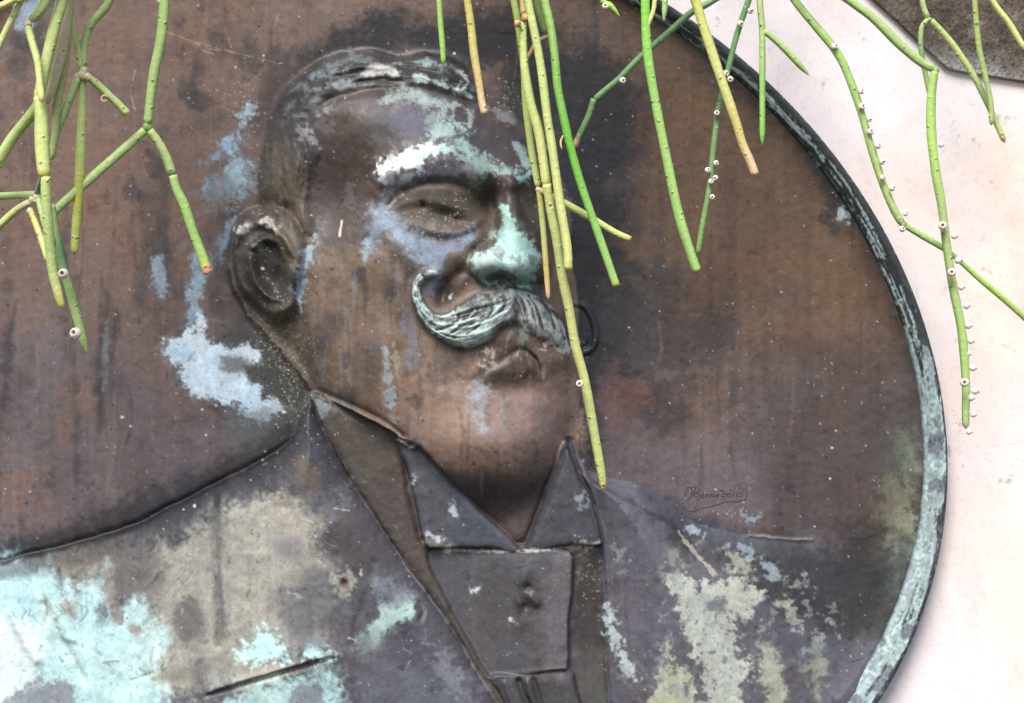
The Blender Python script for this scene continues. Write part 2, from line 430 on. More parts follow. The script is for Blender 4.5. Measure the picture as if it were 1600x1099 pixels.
    stroke(P("652,940 664,955 660,968"), 4, -5)
    # modelling marks of the sculptor's tool across the background
    for i in range(170):
        x0, y0 = rnd.uniform(930, 1200), rnd.uniform(470, 770)
        a = rnd.uniform(0, 6.28) if i % 2 else rnd.gauss(2.4, .4)
        L = rnd.uniform(5, 18)
        if y0 > 700+.3*(x0-930): continue
        stroke([(x0, y0), (x0+L*.5*math.cos(a)+1, y0+L*.5*math.sin(a)), (x0+L*math.cos(a), y0+L*math.sin(a))], rnd.uniform(1.2, 2.2), -rnd.uniform(.12, .42), n=2)
    # cast surface
    H[:] = H*.45+.55*blur(H, 1, 2)
    H += 0.16*fbm(7, 21, 2)
    H += 1.1*fbm(40, 22, 3)*(H > 12)
    H += .35*fbm(10, 23, 3)*(H > 20)
#</SCULPT>
#<PAINT>
# ---------------------------------------------------------------- patina: the bronze's own colours, laid out over the plaque
def lin(c):
    c = np.asarray(c, float)/255.0
    return np.where(c <= .04045, c/12.92, ((c+.055)/1.055)**2.4)
ALB = 0.80
COL = np.zeros((NY, NX, 3), np.float32)
PAT = np.zeros((NY, NX), np.float32)        # how chalky (1) or waxy bronze (0) the surface is
N = {}
def paint_all():
    for k, (sc, sd_) in {'f': (5, 41), 'm': (14, 42), 'l': (40, 43), 'x': (120, 44), 'g': (3.2, 45), 'm2': (16, 46), 'l2': (46, 47), 'f2': (6, 48)}.items():
        N[k] = fbm(sc, sd_, 5 if k in ('m', 'l', 'm2') else 3, gain=.68 if k in ('m', 'm2') else .58)
    N['v'] = fbm(9, 51, 3, 120); N['v2'] = fbm(22, 52, 3, 240); N['vf'] = fbm(4, 53, 2, 60)
    N['d'] = (.45*N['g']+.45*N['f2']+.26*np.random.default_rng(9).normal(size=(NY, NX))).astype(np.float32)
    N['t'] = (.5*N['g']+.5*N['m']+.3*np.random.default_rng(8).normal(size=(NY, NX))).astype(np.float32)
    ss = sstep
    def put(w, m, col, chalk=0.0, var=1.0):
        m = np.clip(m, 0, 1)[..., None].astype(np.float32)
        v = var[..., None] if hasattr(var, 'shape') else var
        COL[w] = COL[w]*(1-m)+lin(col).astype(np.float32)*v*m
        PAT[w] = PAT[w]*(1-m[..., 0])+chalk*m[..., 0]
    ALLW = (slice(0, NY), slice(0, NX))
    def patch(poly, col, a=1.0, soft=4, amp=6, ns='m', gran=0.0, chalk=0.6, gn='g', streak=0):
        """irregular stain: noisy outline, optional granular break-up"""
        pts = P(poly) if isinstance(poly, str) else poly
        sd, w = sdf(pts, soft+amp*2.2+14, 4)
        q = sd+amp*N[ns][w]+amp*.5*N['f'][w]
        if streak: q = q+streak*N['v'][w]
        lo = min(a, 1)
        if chalk >= .4:      # crusts break up into grains towards their edge
            q2 = np.clip(q/(soft+2.5), -2.2, 2.2)
            m = ss(-.5, .5, q2*.75+(.30+.65*gran)*N['d'][w]*min(1, 6/soft+.25)-.25*gran)
            m = m*(.86+.14*ss(-1, 1.5, q2))
            cc = (1+(.10+.08*gran)*N['t'][w])
            put(w, .38*(1-gran)*a*ss(-1, 1.2, (q+3*N['f'][w])/(soft+12)), col, .35)
        else:
            m = ss(-soft, soft, q+soft*.35*N['d'][w]); cc = 1+.05*N['t'][w]
        put(w, a*m, col, chalk, cc)
    def line(pts, rad, col, a=1.0, amp=.35, gran=0.0, chalk=.6, ns='f', gn='g', soft=.5):
        poly = spline(P(pts) if isinstance(pts, str) else pts, 5)
        rm = max(rad) if isinstance(rad, (list, tuple)) else rad
        w = window(poly, rm*1.9+4)
        d, t, _ = seg_field(poly, w, False)
        r = np.interp(t, np.linspace(0, 1, len(rad)), rad) if isinstance(rad, (list, tuple)) else rad
        q = 1-d/np.maximum(r, .3)+amp*N[ns][w]
        m = ss(-soft, soft, q-.1-.3*gran+(.3+.6*gran)*N['d'][w])
        put(w, a*m, col, chalk, 1+.10*N['t'][w])
    # palette, as seen in even light
    BRN, RED, OLV, PURP, DRK = (122, 100, 88), (124, 94, 82), (108, 86, 70), (106, 94, 96), (50, 47, 50)
    MINT, MINTD, WHT, BLU, LBL, TQ = (182, 220, 208), (142, 164, 158), (226, 238, 234), (132, 143, 158), (176, 198, 212), (182, 214, 214)
    BEI, LICH, VIO, OCH, TAN, GRN = (170, 165, 150), (168, 170, 158), (104, 102, 120), (116, 92, 70), (134, 106, 90), (112, 134, 122)
    # --- the field
    COL[:] = lin(BRN)
    put(ALLW, ss(600, 1000, GX+80*N['x'])*ss(720, 380, GY+60*N['x']), OLV)
    put(ALLW, .9*ss(330, 620, GY+90*N['x']-.1*GX), PURP)
    put(ALLW, .5*ss(.1, 1.3, N['l']), RED)
    put(ALLW, .6*ss(.1, 1.4, N['l2']+.4*N['m']), (76, 64, 60))
    put(ALLW, .65*ss(.3, 1.5, N['v2']+.5*N['m']), (68, 61, 62))
    put(ALLW, .35*ss(.5, 1.6, N['v']+.5*N['l']), (134, 116, 104))
    # dark halo painted round the head and along the rim, uneven with noise
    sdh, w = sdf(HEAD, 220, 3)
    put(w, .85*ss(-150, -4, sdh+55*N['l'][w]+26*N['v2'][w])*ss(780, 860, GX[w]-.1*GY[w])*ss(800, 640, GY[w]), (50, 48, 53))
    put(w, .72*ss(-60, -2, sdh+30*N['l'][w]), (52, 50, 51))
    patch("470,95 520,50 600,28 720,20 800,10 900,60 1010,140 1010,230 950,330 980,480 940,640 905,700 850,500 850,300 800,150 600,70", (34, 34, 39), .92, 36, 26, 'l', chalk=.05)
    patch("930,470 1010,430 1090,420 1140,470 1130,540 1060,600 1040,680 960,640", (56, 52, 56), .75, 30, 30, 'l', chalk=.1)
    patch("1040,180 1120,150 1260,260 1330,380 1390,540 1370,600 1240,520 1120,450 1060,330", (110, 84, 62), .55, 50, 40, 'l', chalk=.05)
    patch("940,580 1000,590 1010,640 970,670 945,640", (118, 84, 76), .55, 14, 12, 'm', chalk=.1)
    patch("1060,700 1190,690 1220,760 1150,800 1080,790", (112, 100, 102), .6, 30, 20, 'l', chalk=.2)
    put(ALLW, .8*np.exp(-np.maximum(RIN, 0)/28)*ss(-.6, .8, N['l']+.4), (52, 48, 48))
    put(ALLW, .6*np.exp(-np.maximum(RIN, 0)/70)*ss(1000, 1300, GX)*ss(500, 640, GY), (58, 54, 54))
    # water runs on the left
    for x0, y0, x1, y1, r, a in ((168, 455, 160, 660, 17, .7), (25, 470, 4, 640, 9, .75), (182, 480, 175, 560, 6, .6), (205, 800, 215, 690, 30, .25), (255, 360, 250, 520, 28, .45), (60, 40, 20, 110, 26, .6), (90, 640, 95, 780, 26, .2), (870, 120, 880, 600, 40, .25)):
        line([(x0, y0), ((x0+x1)/2+rnd.gauss(0, 5), (y0+y1)/2), (x1, y1)], [r*.4, r, r*.5], (58, 56, 60), a, .6, 0, .1, 'm', soft=.9)
    line("168,500 163,560 160,610", [3, 7, 3], (120, 128, 136), .55, .7, .5, .6)
    patch("30,0 75,-10 60,22 40,44 22,40", (150, 170, 190), .9, 5, 7, gran=.3, chalk=.7)
    patch("0,70 14,66 10,96 0,96", (120, 116, 118), .6, 5, 5)
    for cx, cy, r in ((288, 135, 8), (300, 150, 14), (315, 158, 12), (240, 255, 18), (208, 300, 16), (430, 100, 24), (390, 90, 22), (340, 55, 14)):
        patch([(cx-r, cy), (cx, cy-r*1.3), (cx+r, cy), (cx, cy+r*1.3)], (72, 64, 64), .7, 5, 7, chalk=.1)
    # scratches
    for pts in ("262,50 300,64 350,76 400,90 440,99", "268,52 310,70 345,78", "300,70 335,84", "352,42 358,60 362,72", "440,10 432,28 428,42", "212,110 206,128 205,150 212,172", "1000,830 1010,815 1000,790"):
        line(pts, .9, (190, 160, 146), .55, .8, .4, .4)
    # efflorescence on the left of the head
    patch("402,140 392,175 380,215 396,240 402,290 372,318 352,328 338,300 318,300 340,270 362,230 376,180", (122, 138, 144), .75, 12, 12, 'm', .75, .7)
    patch("398,150 388,190 372,230 388,262 372,300 360,270 368,220 384,170", (152, 172, 178), .75, 8, 9, 'm', .7, .8)
    patch("300,258 330,240 362,215 356,240 330,258", (140, 160, 184), .8, 5, 6, 'm', .55, .7)
    patch("318,300 350,280 372,292 366,312 330,326", (116, 130, 140), .8, 8, 8, 'm', .6, .7)
    patch("330,400 345,352 364,340 366,360 350,390 338,410", (118, 136, 150), .85, 5, 6, 'm', .45, .7)
    patch("240,404 252,402 260,430 258,458 246,462 238,432", (134, 152, 162), .85, 5, 6, 'm', .5, .7)
    patch("292,398 308,380 320,404 316,440 314,480 302,512 292,488 296,440", (140, 164, 176), .9, 5, 7, 'm', .4, .7)
    patch("350,520 400,520 450,560 488,610 470,680 420,690 380,660 360,600", (66, 68, 64), .85, 18, 14, 'm', chalk=.2)
    patch("256,548 275,530 300,520 312,500 322,528 350,548 392,538 404,556 382,566 388,590 404,598 418,622 442,640 410,656 388,652 372,630 330,624 300,616 284,592 286,574", (188, 204, 213), .95, 4.5, 8, 'm', .12, .9)
    patch("352,560 378,556 384,578 362,586 345,576", (78, 84, 82), .75, 6, 6, 'm', .2, .3)
    patch("262,548 284,540 300,560 282,570", (150, 180, 200), .5, 4, 6, gran=.4, chalk=.8)
    patch("360,650 440,640 455,690 400,720 340,710", (92, 94, 96), .6, 20, 14, 'm', .4, .4)
    patch("260,745 275,735 320,742 310,765 270,770", (110, 106, 116), .55, 8, 9, 'm', .5, .4)
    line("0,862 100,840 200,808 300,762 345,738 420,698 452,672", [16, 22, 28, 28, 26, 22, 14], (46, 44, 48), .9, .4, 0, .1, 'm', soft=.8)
    # dark, scuffed rim corner at the lower right: lichen and green wash
    patch("1398,668 1430,672 1432,760 1418,860 1380,950 1330,1030 1290,1110 1240,1120 1250,1040 1290,960 1350,860 1372,790 1392,720", (92, 94, 78), .85, 12, 14, 'm', .3, .5)
    patch("1362,800 1385,750 1420,770 1425,830 1400,880 1370,880 1350,850", (134, 132, 106), .85, 8, 12, 'm', .45, .7)
    patch("1400,670 1430,680 1430,720 1415,740 1405,700", (112, 116, 98), .8, 6, 8, 'm', .5, .6)
    patch("1424,850 1400,930 1350,1010 1300,1090 1285,1080 1330,1000 1380,920 1408,850", (92, 116, 98), .7, 8, 8, 'm', .3, .6)
    patch("1290,950 1340,900 1360,920 1340,960 1300,990 1270,1000", (112, 110, 92), .6, 12, 12, 'm', .5, .6)
    patch("1270,250 1300,262 1325,300 1340,335 1330,352 1300,335 1310,360 1298,362 1284,340 1290,310 1276,280", (54, 52, 55), .8, 6, 9, 'm', chalk=.1)
    patch("1310,330 1322,328 1324,340 1312,342", (176, 196, 200), .8, 3, 4, 'f', .4, .7)
    patch("1030,20 1130,90 1200,160 1190,190 1120,130 1020,50", (60, 58, 60), .7, 16, 14, 'l', chalk=.1)
    patch("1190,560 1380,560 1420,660 1400,760 1330,850 1200,840 1180,700", (66, 58, 58), .6, 50, 34, 'l', chalk=.05)
    # --- the head
    sdh, w = sdf(HEAD, 4, 4)
    inh = ss(-3, 3, sdh)
    put(w, inh, (92, 80, 73), .05)
    put(w, inh*.8*ss(330, 460, GY[w]+40*N['l'][w]), (122, 102, 88), .1)
    put(w, inh*.45*ss(0, 1.4, N['l2'][w]), (60, 54, 54), .1)
    put(w, inh*.5*ss(.1, 1.3, N['v'][w])*ss(380, 480, GY[w]), (142, 114, 92), .1)
    put(w, inh*.5*ss(.3, 1.4, N['v2'][w])*ss(380, 480, GY[w]), (74, 68, 70), .1)
    patch("480,400 560,380 640,440 680,540 640,640 560,640 500,590 486,520", (138, 114, 92), .6, 24, 18, 'l', chalk=.1, streak=8)
    patch("640,580 720,590 800,610 890,600 892,660 870,720 760,735 660,725 610,660", (160, 132, 116), .85, 24, 14, 'l', chalk=.12, streak=12)
    patch("820,610 900,590 880,700 840,740 800,730", (158, 126, 124), .5, 20, 12, 'l', chalk=.12)
    patch("640,738 720,748 800,752 866,738 850,790 820,858 760,830 690,780", (84, 74, 78), .8, 16, 10, 'l', chalk=.1)
    patch("740,790 800,790 830,800 815,850 770,830", (100, 80, 76), .6, 14, 8, chalk=.1)
    patch("490,170 560,140 640,150 600,200 560,280 520,320 470,210", (66, 58, 55), .55, 24, 18, 'l', chalk=.05)
    patch("500,190 545,165 570,185 550,215 510,215", (92, 72, 58), .6, 10, 9, chalk=.05)
    patch("418,232 440,225 482,238 478,300 470,335 440,322 416,300", (108, 92, 70), .75, 8, 9, 'm', .2, .2)
    patch("455,205 500,190 498,240 486,330 478,260", (62, 58, 64), .6, 8, 9, 'm', chalk=.1)
    patch("464,196 476,194 500,222 494,230 470,220", (150, 146, 150), .7, 2, 5, 'f', .65, .5)
    patch("500,182 512,165 522,164 520,174 506,180", (146, 146, 144), .8, 2, 4, 'f', .3, .5)
    patch("580,160 620,140 700,140 770,190 820,260 770,268 700,240 620,225 590,200", (82, 78, 88), .55, 14, 12, 'm', chalk=.3)
    patch("610,170 650,160 690,180 716,206 700,224 650,212 616,206", (98, 96, 116), .65, 10, 10, 'm', .3, .4)
    # lacy mint crust across the forehead
    line("602,158 622,148 650,152 684,160 704,170 722,166 738,180 736,198", [9, 14, 13, 9, 7, 6, 6, 3], (150, 162, 158), .9, .7, .3, .7, 'm')
    line("678,190 692,205 712,222 742,244 764,262 786,268 806,276 828,288", [10, 20, 21, 20, 14, 12, 9, 5], (150, 176, 170), .92, .75, .4, .8, 'm')
    line("700,172 688,190 690,205", [5, 9, 12], (150, 168, 162), .85, .6, .3, .7, 'm')
    line("762,170 784,180 802,190", [5, 8, 6], (132, 136, 136), .8, .8, .3, .6, 'm')
    line("806,225 814,240 824,262", [3, 6, 4], (160, 180, 174), .85, .7, .25, .7, 'm')
    line("806,278 816,282 828,272", [4, 6, 4], (170, 214, 204), .85, .6, .3, .8)
    patch("640,180 668,176 690,190 672,204 648,200", (96, 92, 108), .5, 6, 8, chalk=.3)
    # white brow and the violet lid above the eye
    patch("598,284 640,268 690,252 735,262 720,282 670,284 630,300 606,312", (118, 118, 132), .75, 8, 9, 'm', .25, .5)
    patch("592,272 600,254 622,240 650,231 682,227 708,230 722,244 700,238 672,246 664,262 644,268 618,268 604,280", WHT, .97, 3, 4.5, 'f', .06, .95)
    patch("600,282 640,270 664,262 672,272 640,284 612,290", (150, 170, 186), .7, 4, 7, 'f', .35, .7)
    line("664,246 690,234 715,240 730,252", [5, 6, 5, 4], (150, 190, 186), .7, .6, .4, .8)
    line("736,268 742,285 738,300", [5, 8, 4], (150, 144, 138), .55, .7, .6, .5)
    patch("612,328 640,292 690,280 740,300 757,330 740,352 690,360 640,346", (98, 90, 80), .5, 18, 9, 'm', .3, .3)
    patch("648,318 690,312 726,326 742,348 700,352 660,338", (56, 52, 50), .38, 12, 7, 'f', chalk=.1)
    line("606,330 622,308 640,296", [3, 3, 2], (178, 160, 150), .7, .7, .5, .5)
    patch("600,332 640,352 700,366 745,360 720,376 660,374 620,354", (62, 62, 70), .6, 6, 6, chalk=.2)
    # blue runs under the eye
    patch("580,324 604,328 634,350 664,372 706,380 736,364 733,378 712,394 702,408 692,424 668,420 646,408 632,388 616,366 604,362 594,384 584,400 576,408 578,366", BLU, .85, 6, 6, 'm', .3, .7)
    patch("588,334 610,340 650,378 690,398 690,420 664,414 636,386 606,358", (142, 156, 174), .5, 10, 6, 'm', .3, .75)
    patch("662,392 690,380 730,364 720,384 700,400 680,404", (108, 122, 142), .6, 6, 6, 'f', .5, .6)
    line("579,372 577,392 574,412", [5, 5, 4], (140, 160, 156), .85, .5, .3, .7)
    patch("556,420 572,416 578,430 566,440 556,434", (70, 66, 74), .8, 4, 4, chalk=.2)
    # nose
    patch("786,320 798,328 806,348 820,366 838,382 846,402 842,426 830,448 818,452 806,446 790,450 764,444 746,432 738,412 746,398 764,396 776,388 780,366 790,346", MINT, .97, 3, 3.5, 'f', .05, .9)
    patch("766,432 784,424 804,424 812,436 800,446 776,444", (74, 66, 62), .85, 5, 5, 'f', .25, .3)
    patch("744,400 770,400 780,420 764,430 748,424", (184, 196, 184), .7, 5, 5, 'f', .35, .9)
    line("778,412 796,408 806,420", 8, (200, 224, 212), .6, .5, .2, .9)
    line("792,330 806,360 826,386", [5, 7, 8], (150, 192, 176), .6, .5, .2, .9)
    patch("762,364 772,362 772,374 764,374", (160, 168, 162), .7, 3, 3, gran=.3)
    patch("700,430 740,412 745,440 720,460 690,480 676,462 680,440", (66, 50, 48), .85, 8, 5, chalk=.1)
    patch("664,450 674,434 692,430 694,440 676,456", (118, 122, 146), .6, 4, 5, 'f', .4, .5)
    # moustache, mint on the crests of the hair and dark between
    sd, w = sdf(MOU_POLY, 4, 4)
    m = ss(-2, 2, sd)
    put(w, m*.8, (92, 92, 88), .3)
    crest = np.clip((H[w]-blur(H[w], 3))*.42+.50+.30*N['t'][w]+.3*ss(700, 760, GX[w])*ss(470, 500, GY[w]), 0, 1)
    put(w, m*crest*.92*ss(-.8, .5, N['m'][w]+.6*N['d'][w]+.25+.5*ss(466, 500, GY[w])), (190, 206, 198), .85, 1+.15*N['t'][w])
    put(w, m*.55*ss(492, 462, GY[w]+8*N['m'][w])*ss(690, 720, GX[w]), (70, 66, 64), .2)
    sd, w = sdf(MOU_R, 4, 4)
    m = ss(-3, 3, sd)
    put(w, m*.75, (76, 72, 70), .2)
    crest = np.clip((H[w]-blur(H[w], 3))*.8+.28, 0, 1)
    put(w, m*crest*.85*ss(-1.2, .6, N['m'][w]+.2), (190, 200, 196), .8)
    patch("722,476 742,466 760,480 740,500 720,500", (88, 82, 70), .4, 6, 6, gran=.4)
    for i in range(40):
        cx, cy = rnd.uniform(655, 890), rnd.uniform(455, 550)
        line([(cx, cy), (cx+rnd.gauss(-3, 3), cy+rnd.uniform(3, 14))], rnd.uniform(1, 2.6), rnd.choice([(70, 66, 64), (96, 92, 98), (206, 214, 206)]), rnd.uniform(.3, .7), .6, .3, .4)
    line("826,505 818,525 816,540", [5, 6, 4], (160, 190, 182), .8, .6, .4, .8)
    for cx, cy in ((768, 550), (850, 527), (856, 538), (762, 572), (905, 548), (884, 545)):
        patch([(cx-8, cy), (cx, cy-7), (cx+9, cy), (cx, cy+6)], (196, 180, 172), .8, 2, 6, 'f', .5, .8)
    line("778,522 790,518 806,522 808,530", 1.1, (160, 150, 140), .5, .6, .4)
    patch("780,500 815,505 822,535 800,548 776,536", (100, 82, 74), .7, 8, 6, chalk=.1)
    patch("745,592 790,562 820,546 850,586 830,594 780,592", (66, 56, 54), .55, 6, 6, chalk=.1)
    line("826,546 840,560 848,580", [2, 3, 2], (40, 40, 48), .8, .3, 0, .1)
    line("908,474 922,490 930,520 926,544 916,552", [1.2, 1.6, 1.8, 2.2, 1.2], (44, 44, 48), .6, .3, 0, .1)
    # runs on the cheek and chin
    for i in range(120):
        cx, cy = rnd.uniform(500, 880), rnd.uniform(370, 720)
        if cx > 640 and cy < 560: continue
        L = rnd.uniform(18, 90); r = rnd.uniform(1.5, 6)
        line([(cx, cy), (cx+rnd.gauss(0, 2), cy+L*.5), (cx+rnd.gauss(0, 3), cy+L)], [r*.5, r, r*.4], rnd.choice([(88, 78, 76), (74, 68, 68), (156, 134, 118), (126, 124, 130), (110, 92, 82), (140, 140, 142)]), rnd.uniform(.2, .55), .8, .25, .2, 'm', soft=.9)
    for i in range(70):
        cx, cy, r = rnd.uniform(440, 880), rnd.uniform(150, 700), rnd.uniform(3, 11)
        patch([(cx-r, cy), (cx, cy-r*1.3), (cx+r, cy), (cx+r*.3, cy+r*1.5)], rnd.choice([(64, 58, 58), (76, 70, 74), (120, 112, 112), (104, 88, 78)]), rnd.uniform(.3, .6), 3, 7, 'm', .3, rnd.choice([.2, .45]))
    line("606,545 608,590 613,630 619,660", [4, 7, 6, 4], (160, 170, 180), .8, .8, .3, .7)
    line("619,535 623,560 624,590", [3, 5, 3], (164, 156, 132), .75, .7, .35, .6)
    patch("636,550 660,540 664,560 650,580 638,580", (122, 122, 136), .6, 6, 7, 'm', .4, .5)
    patch("742,605 766,596 772,640 762,680 752,660 744,630", (156, 163, 172), .75, 9, 8, 'm', .4, .7)
    patch("844,632 852,626 856,640 848,654", (146, 150, 144), .7, 3, 4, gran=.4)
    patch("560,540 590,530 596,580 572,600 558,580", (94, 84, 78), .6, 8, 8, chalk=.2)
    patch("500,500 530,490 536,530 510,545", (78, 70, 74), .6, 8, 9, 'm', .4, .3)
    patch("636,490 648,485 650,520 638,522", (112, 108, 122), .6, 4, 6, gran=.4)
    line("722,640 728,680 724,705", [3, 4, 3], (124, 96, 72), .6, .5, 0, .1)
    # ear
    patch("366,356 384,338 420,328 455,340 474,380 468,430 460,480 430,505 400,490 378,455 362,410", (80, 74, 64), .75, 6, 6, chalk=.15)
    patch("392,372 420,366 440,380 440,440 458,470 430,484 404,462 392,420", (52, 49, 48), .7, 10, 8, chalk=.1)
    patch("440,352 470,372 474,420 462,450 446,420 440,385", (104, 94, 78), .7, 8, 7, 'm', .3, .3)
    patch("370,360 380,350 398,346 396,356 378,368", (196, 190, 180), .85, 3, 5, 'f', .3, .8)
    patch("405,345 425,342 438,356 430,362 412,352", (188, 182, 172), .75, 3, 6, 'f', .45, .8)
    patch("394,375 410,380 412,394 398,392", (140, 142, 150), .6, 4, 5, 'f', .5, .5)
    patch("494,362 484,380 470,410 464,450 466,474 474,480 474,450 482,425 492,400", (158, 176, 188), .92, 2.5, 4, 'f', .2, .8)
    line("470,470 473,482 474,490", 2.2, (170, 184, 190), .8, .4, .2, .7)
    line("358,392 366,430 384,470 408,500 440,530 470,566", [3, 4, 5, 6, 9, 6], (132, 124, 108), .65, .6, .45, .5)
    patch("420,500 462,495 478,540 486,600 460,580 436,540", (124, 110, 96), .65, 10, 8, 'm', .4, .4)
    patch("445,505 468,508 470,528 452,530", (158, 128, 112), .6, 6, 6, gran=.3)
    # hair
    sd, w = sdf(HAIRTOP, 4, 4)
    m = ss(-3, 3, sd)*ss(230, 150, GY[w])
    put(w, m*.85, (58, 57, 58), .2)
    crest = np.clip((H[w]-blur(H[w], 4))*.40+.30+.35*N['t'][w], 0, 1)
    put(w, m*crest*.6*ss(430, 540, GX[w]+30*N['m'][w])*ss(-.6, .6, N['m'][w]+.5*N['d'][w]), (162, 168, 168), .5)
    line("560,120 580,112 612,114 625,120", [4, 8, 7, 3], (196, 190, 182), .75, .7, .4, .6, 'm')
    line("650,122 690,132 715,142 735,152", [4, 7, 8, 3], (176, 196, 192), .8, .7, .35, .7, 'm')
    line("640,95 668,98 690,106", [5, 8, 5], (138, 166, 168), .75, .8, .4, .6, 'm')
    line("716,112 732,128 728,140 716,142", 4, (196, 192, 188), .75, .8, .5, .6, 'm')
    line("500,118 540,98 580,95", [8, 12, 6], (112, 122, 128), .6, .8, .5, .5, 'm')
    patch("690,104 715,112 724,126 704,126", (52, 50, 50), .7, 4, 4, chalk=.1)
    # --- clothes
    for poly, c in ((SHIRT, (88, 78, 82)), (COLLAR_SIDE, (88, 76, 68)), (CRAVAT, (88, 84, 88)), (CRAVAT_LOW, (74, 70, 74)), (WING_R, (78, 76, 84)), (WING_L, (86, 86, 96))):
        sd, w = sdf(poly, 3, 3); put(w, ss(-2, 2, sd), c, .15)
        put(w, ss(-2, 2, sd)*.5*ss(.1, 1.3, N['l'][w]), (68, 62, 66), .1)
        put(w, ss(-2, 2, sd)*.35*ss(.2, 1.3, N['m2'][w]), (112, 100, 98), .2)
    patch("500,640 560,655 612,690 620,740 560,740", (92, 80, 66), .6, 14, 12, chalk=.15)
    patch("484,622 500,622 516,640 500,662 486,650", (134, 146, 146), .8, 6, 8, 'm', .45, .6)
    line("700,860 780,862 812,860 870,858 940,848", [3, 2.5, 2, 3, 4], (190, 178, 166), .75, .7, .4, .6)
    line("662,848 690,852 720,858", [3, 8, 4], (156, 144, 130), .7, .6, .4, .6, 'm')
    patch("696,852 704,850 705,860 697,861", (222, 214, 208), .9, 1.5, 1.5)
    patch("890,852 915,848 925,856 910,866 892,862", (206, 192, 176), .85, 3, 6, 'f', .4, .7)
    line("905,862 908,885 906,905", [6, 8, 5], (160, 140, 122), .7, .9, .6, .5)
    patch("884,880 948,880 950,960 950,1010 890,1010 886,950", (66, 57, 53), .85, 8, 6, chalk=.05)
    patch("905,1050 935,1010 960,1040 950,1110 910,1110", (90, 88, 76), .6, 10, 12, 'm', .5, .5)
    patch("868,870 892,868 892,1040 860,1040 850,960", (118, 106, 116), .6, 14, 10, 'l', chalk=.2)
    patch("812,900 830,896 850,945 836,950 808,948", (64, 58, 58), .6, 5, 5, chalk=.1)
    for pts in ("645,742 652,745 650,760 645,756", "704,788 712,790 718,804 708,802", "668,832 690,838 700,842 686,846 670,840", "738,918 748,920 744,926 736,924", "796,966 804,962 806,972 798,974"):
        patch(pts, (190, 196, 200), .85, 1.5, 3, 'f', .2, .8)
    line("628,688 648,690 655,694 640,700", [3, 4, 3, 2], (178, 166, 158), .75, .6, .3, .7)
    # left side of the jacket
    sd, w = sdf(JACKET_L, 3, 3); m = ss(-2, 2, sd)
    put(w, m, (88, 84, 90), .25)
    put(w, m*.6*ss(.0, 1.2, N['l'][w]), (84, 78, 88), .2)
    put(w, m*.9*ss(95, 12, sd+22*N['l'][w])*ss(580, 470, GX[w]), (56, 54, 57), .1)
    patch("210,870 300,820 345,790 420,785 470,800 500,860 520,900 490,1000 430,1060 300,1090 230,1050 240,960", BEI, .92, 30, 18, 'l', .10, .6, streak=6)
    patch("360,800 430,785 470,800 490,840 430,860 360,870", (176, 172, 156), .6, 12, 14, 'm', .2, .6)
    patch("80,870 150,855 230,860 240,920 200,950 110,930", (132, 112, 94), .8, 16, 14, 'm', .1, .4)
    patch("170,880 230,850 260,900 240,940 190,930", (112, 104, 102), .6, 12, 12, 'm', .2, .3)
    patch("-60,890 60,880 110,905 116,920 160,890 175,920 170,960 210,930 240,980 262,1000 230,1050 250,1120 -60,1160", TQ, .95, 30, 12, 'l', .03, .9, streak=10)
    patch("-40,970 30,960 70,1000 40,1080 -40,1100", (226, 238, 234), .9, 26, 14, 'l', .05, .95)
    patch("-20,1000 50,980 60,1010 30,1070 -20,1060", (196, 206, 200), .5, 16, 14, 'm', .1, .9)
    patch("20,1086 80,1060 120,1080 110,1130 0,1130", (126, 120, 132), .7, 8, 12, 'm', .25, .4)
    patch("160,900 176,960 186,968 182,930 178,890", (146, 126, 112), .8, 4, 7, chalk=.4)
    patch("100,945 120,950 125,970 108,965", (156, 146, 136), .7, 4, 7, chalk=.5)
    patch("205,975 222,978 220,990 208,988", (150, 140, 130), .8, 3, 4, chalk=.5)
    line("70,930 96,985 118,1005", [4, 7, 4], (140, 158, 148), .6, .5, .2, .7)
    patch("372,1024 398,1000 420,982 436,1000 452,1028 420,1034 380,1034", (190, 228, 224), .95, 7, 6, 'f', .05, .95)
    patch("480,1025 498,990 512,1010 528,1026 505,1032", (182, 222, 218), .92, 4, 6, 'f', .1, .95)
    patch("350,1090 420,1075 500,1045 530,1042 540,1120 440,1120 350,1120", (176, 210, 206), .85, 14, 12, 'l', .15, .8)
    patch("455,1085 500,1060 510,1100 470,1120", (106, 100, 112), .7, 8, 9, chalk=.3)
    patch("430,840 480,850 470,880 440,870", (124, 118, 134), .5, 10, 10, chalk=.3)
    patch("440,920 500,890 545,930 540,1010 480,1010 440,960", (108, 104, 110), .75, 14, 12, 'm', .2, .3)
    patch("510,830 560,810 600,860 590,890 540,890", (76, 68, 72), .8, 12, 10, chalk=.1)
    patch("275,960 300,930 320,965 316,1000 290,1005 272,985", (88, 84, 90), .7, 9, 8, chalk=.2)
    patch("300,1030 322,1030 324,1070 306,1070", (100, 96, 106), .7, 6, 7, chalk=.2)
    line("338,770 341,830 343,900 346,960 345,1005", [6, 9, 5, 9, 4], (78, 73, 77), .6, 1.0, .4, .1, 'm', soft=.9)
    line("244,1060 300,1050 345,1030", [6, 12, 8], (150, 142, 124), .6, .6, .2, .5)
    patch("580,985 600,950 640,930 650,960 610,990 585,1015", (168, 196, 186), .9, 5, 8, 'm', .25, .85)
    patch("560,1000 590,975 600,1010 570,1040", (140, 158, 156), .6, 6, 8, gran=.4)
    patch("590,900 640,915 655,930 620,945 595,930", (116, 118, 132), .75, 8, 8, 'm', .25, .4)
    patch("560,1020 620,1010 690,1020 740,1090 700,1130 580,1130", (100, 101, 112), .75, 14, 16, 'm', .3, .4)
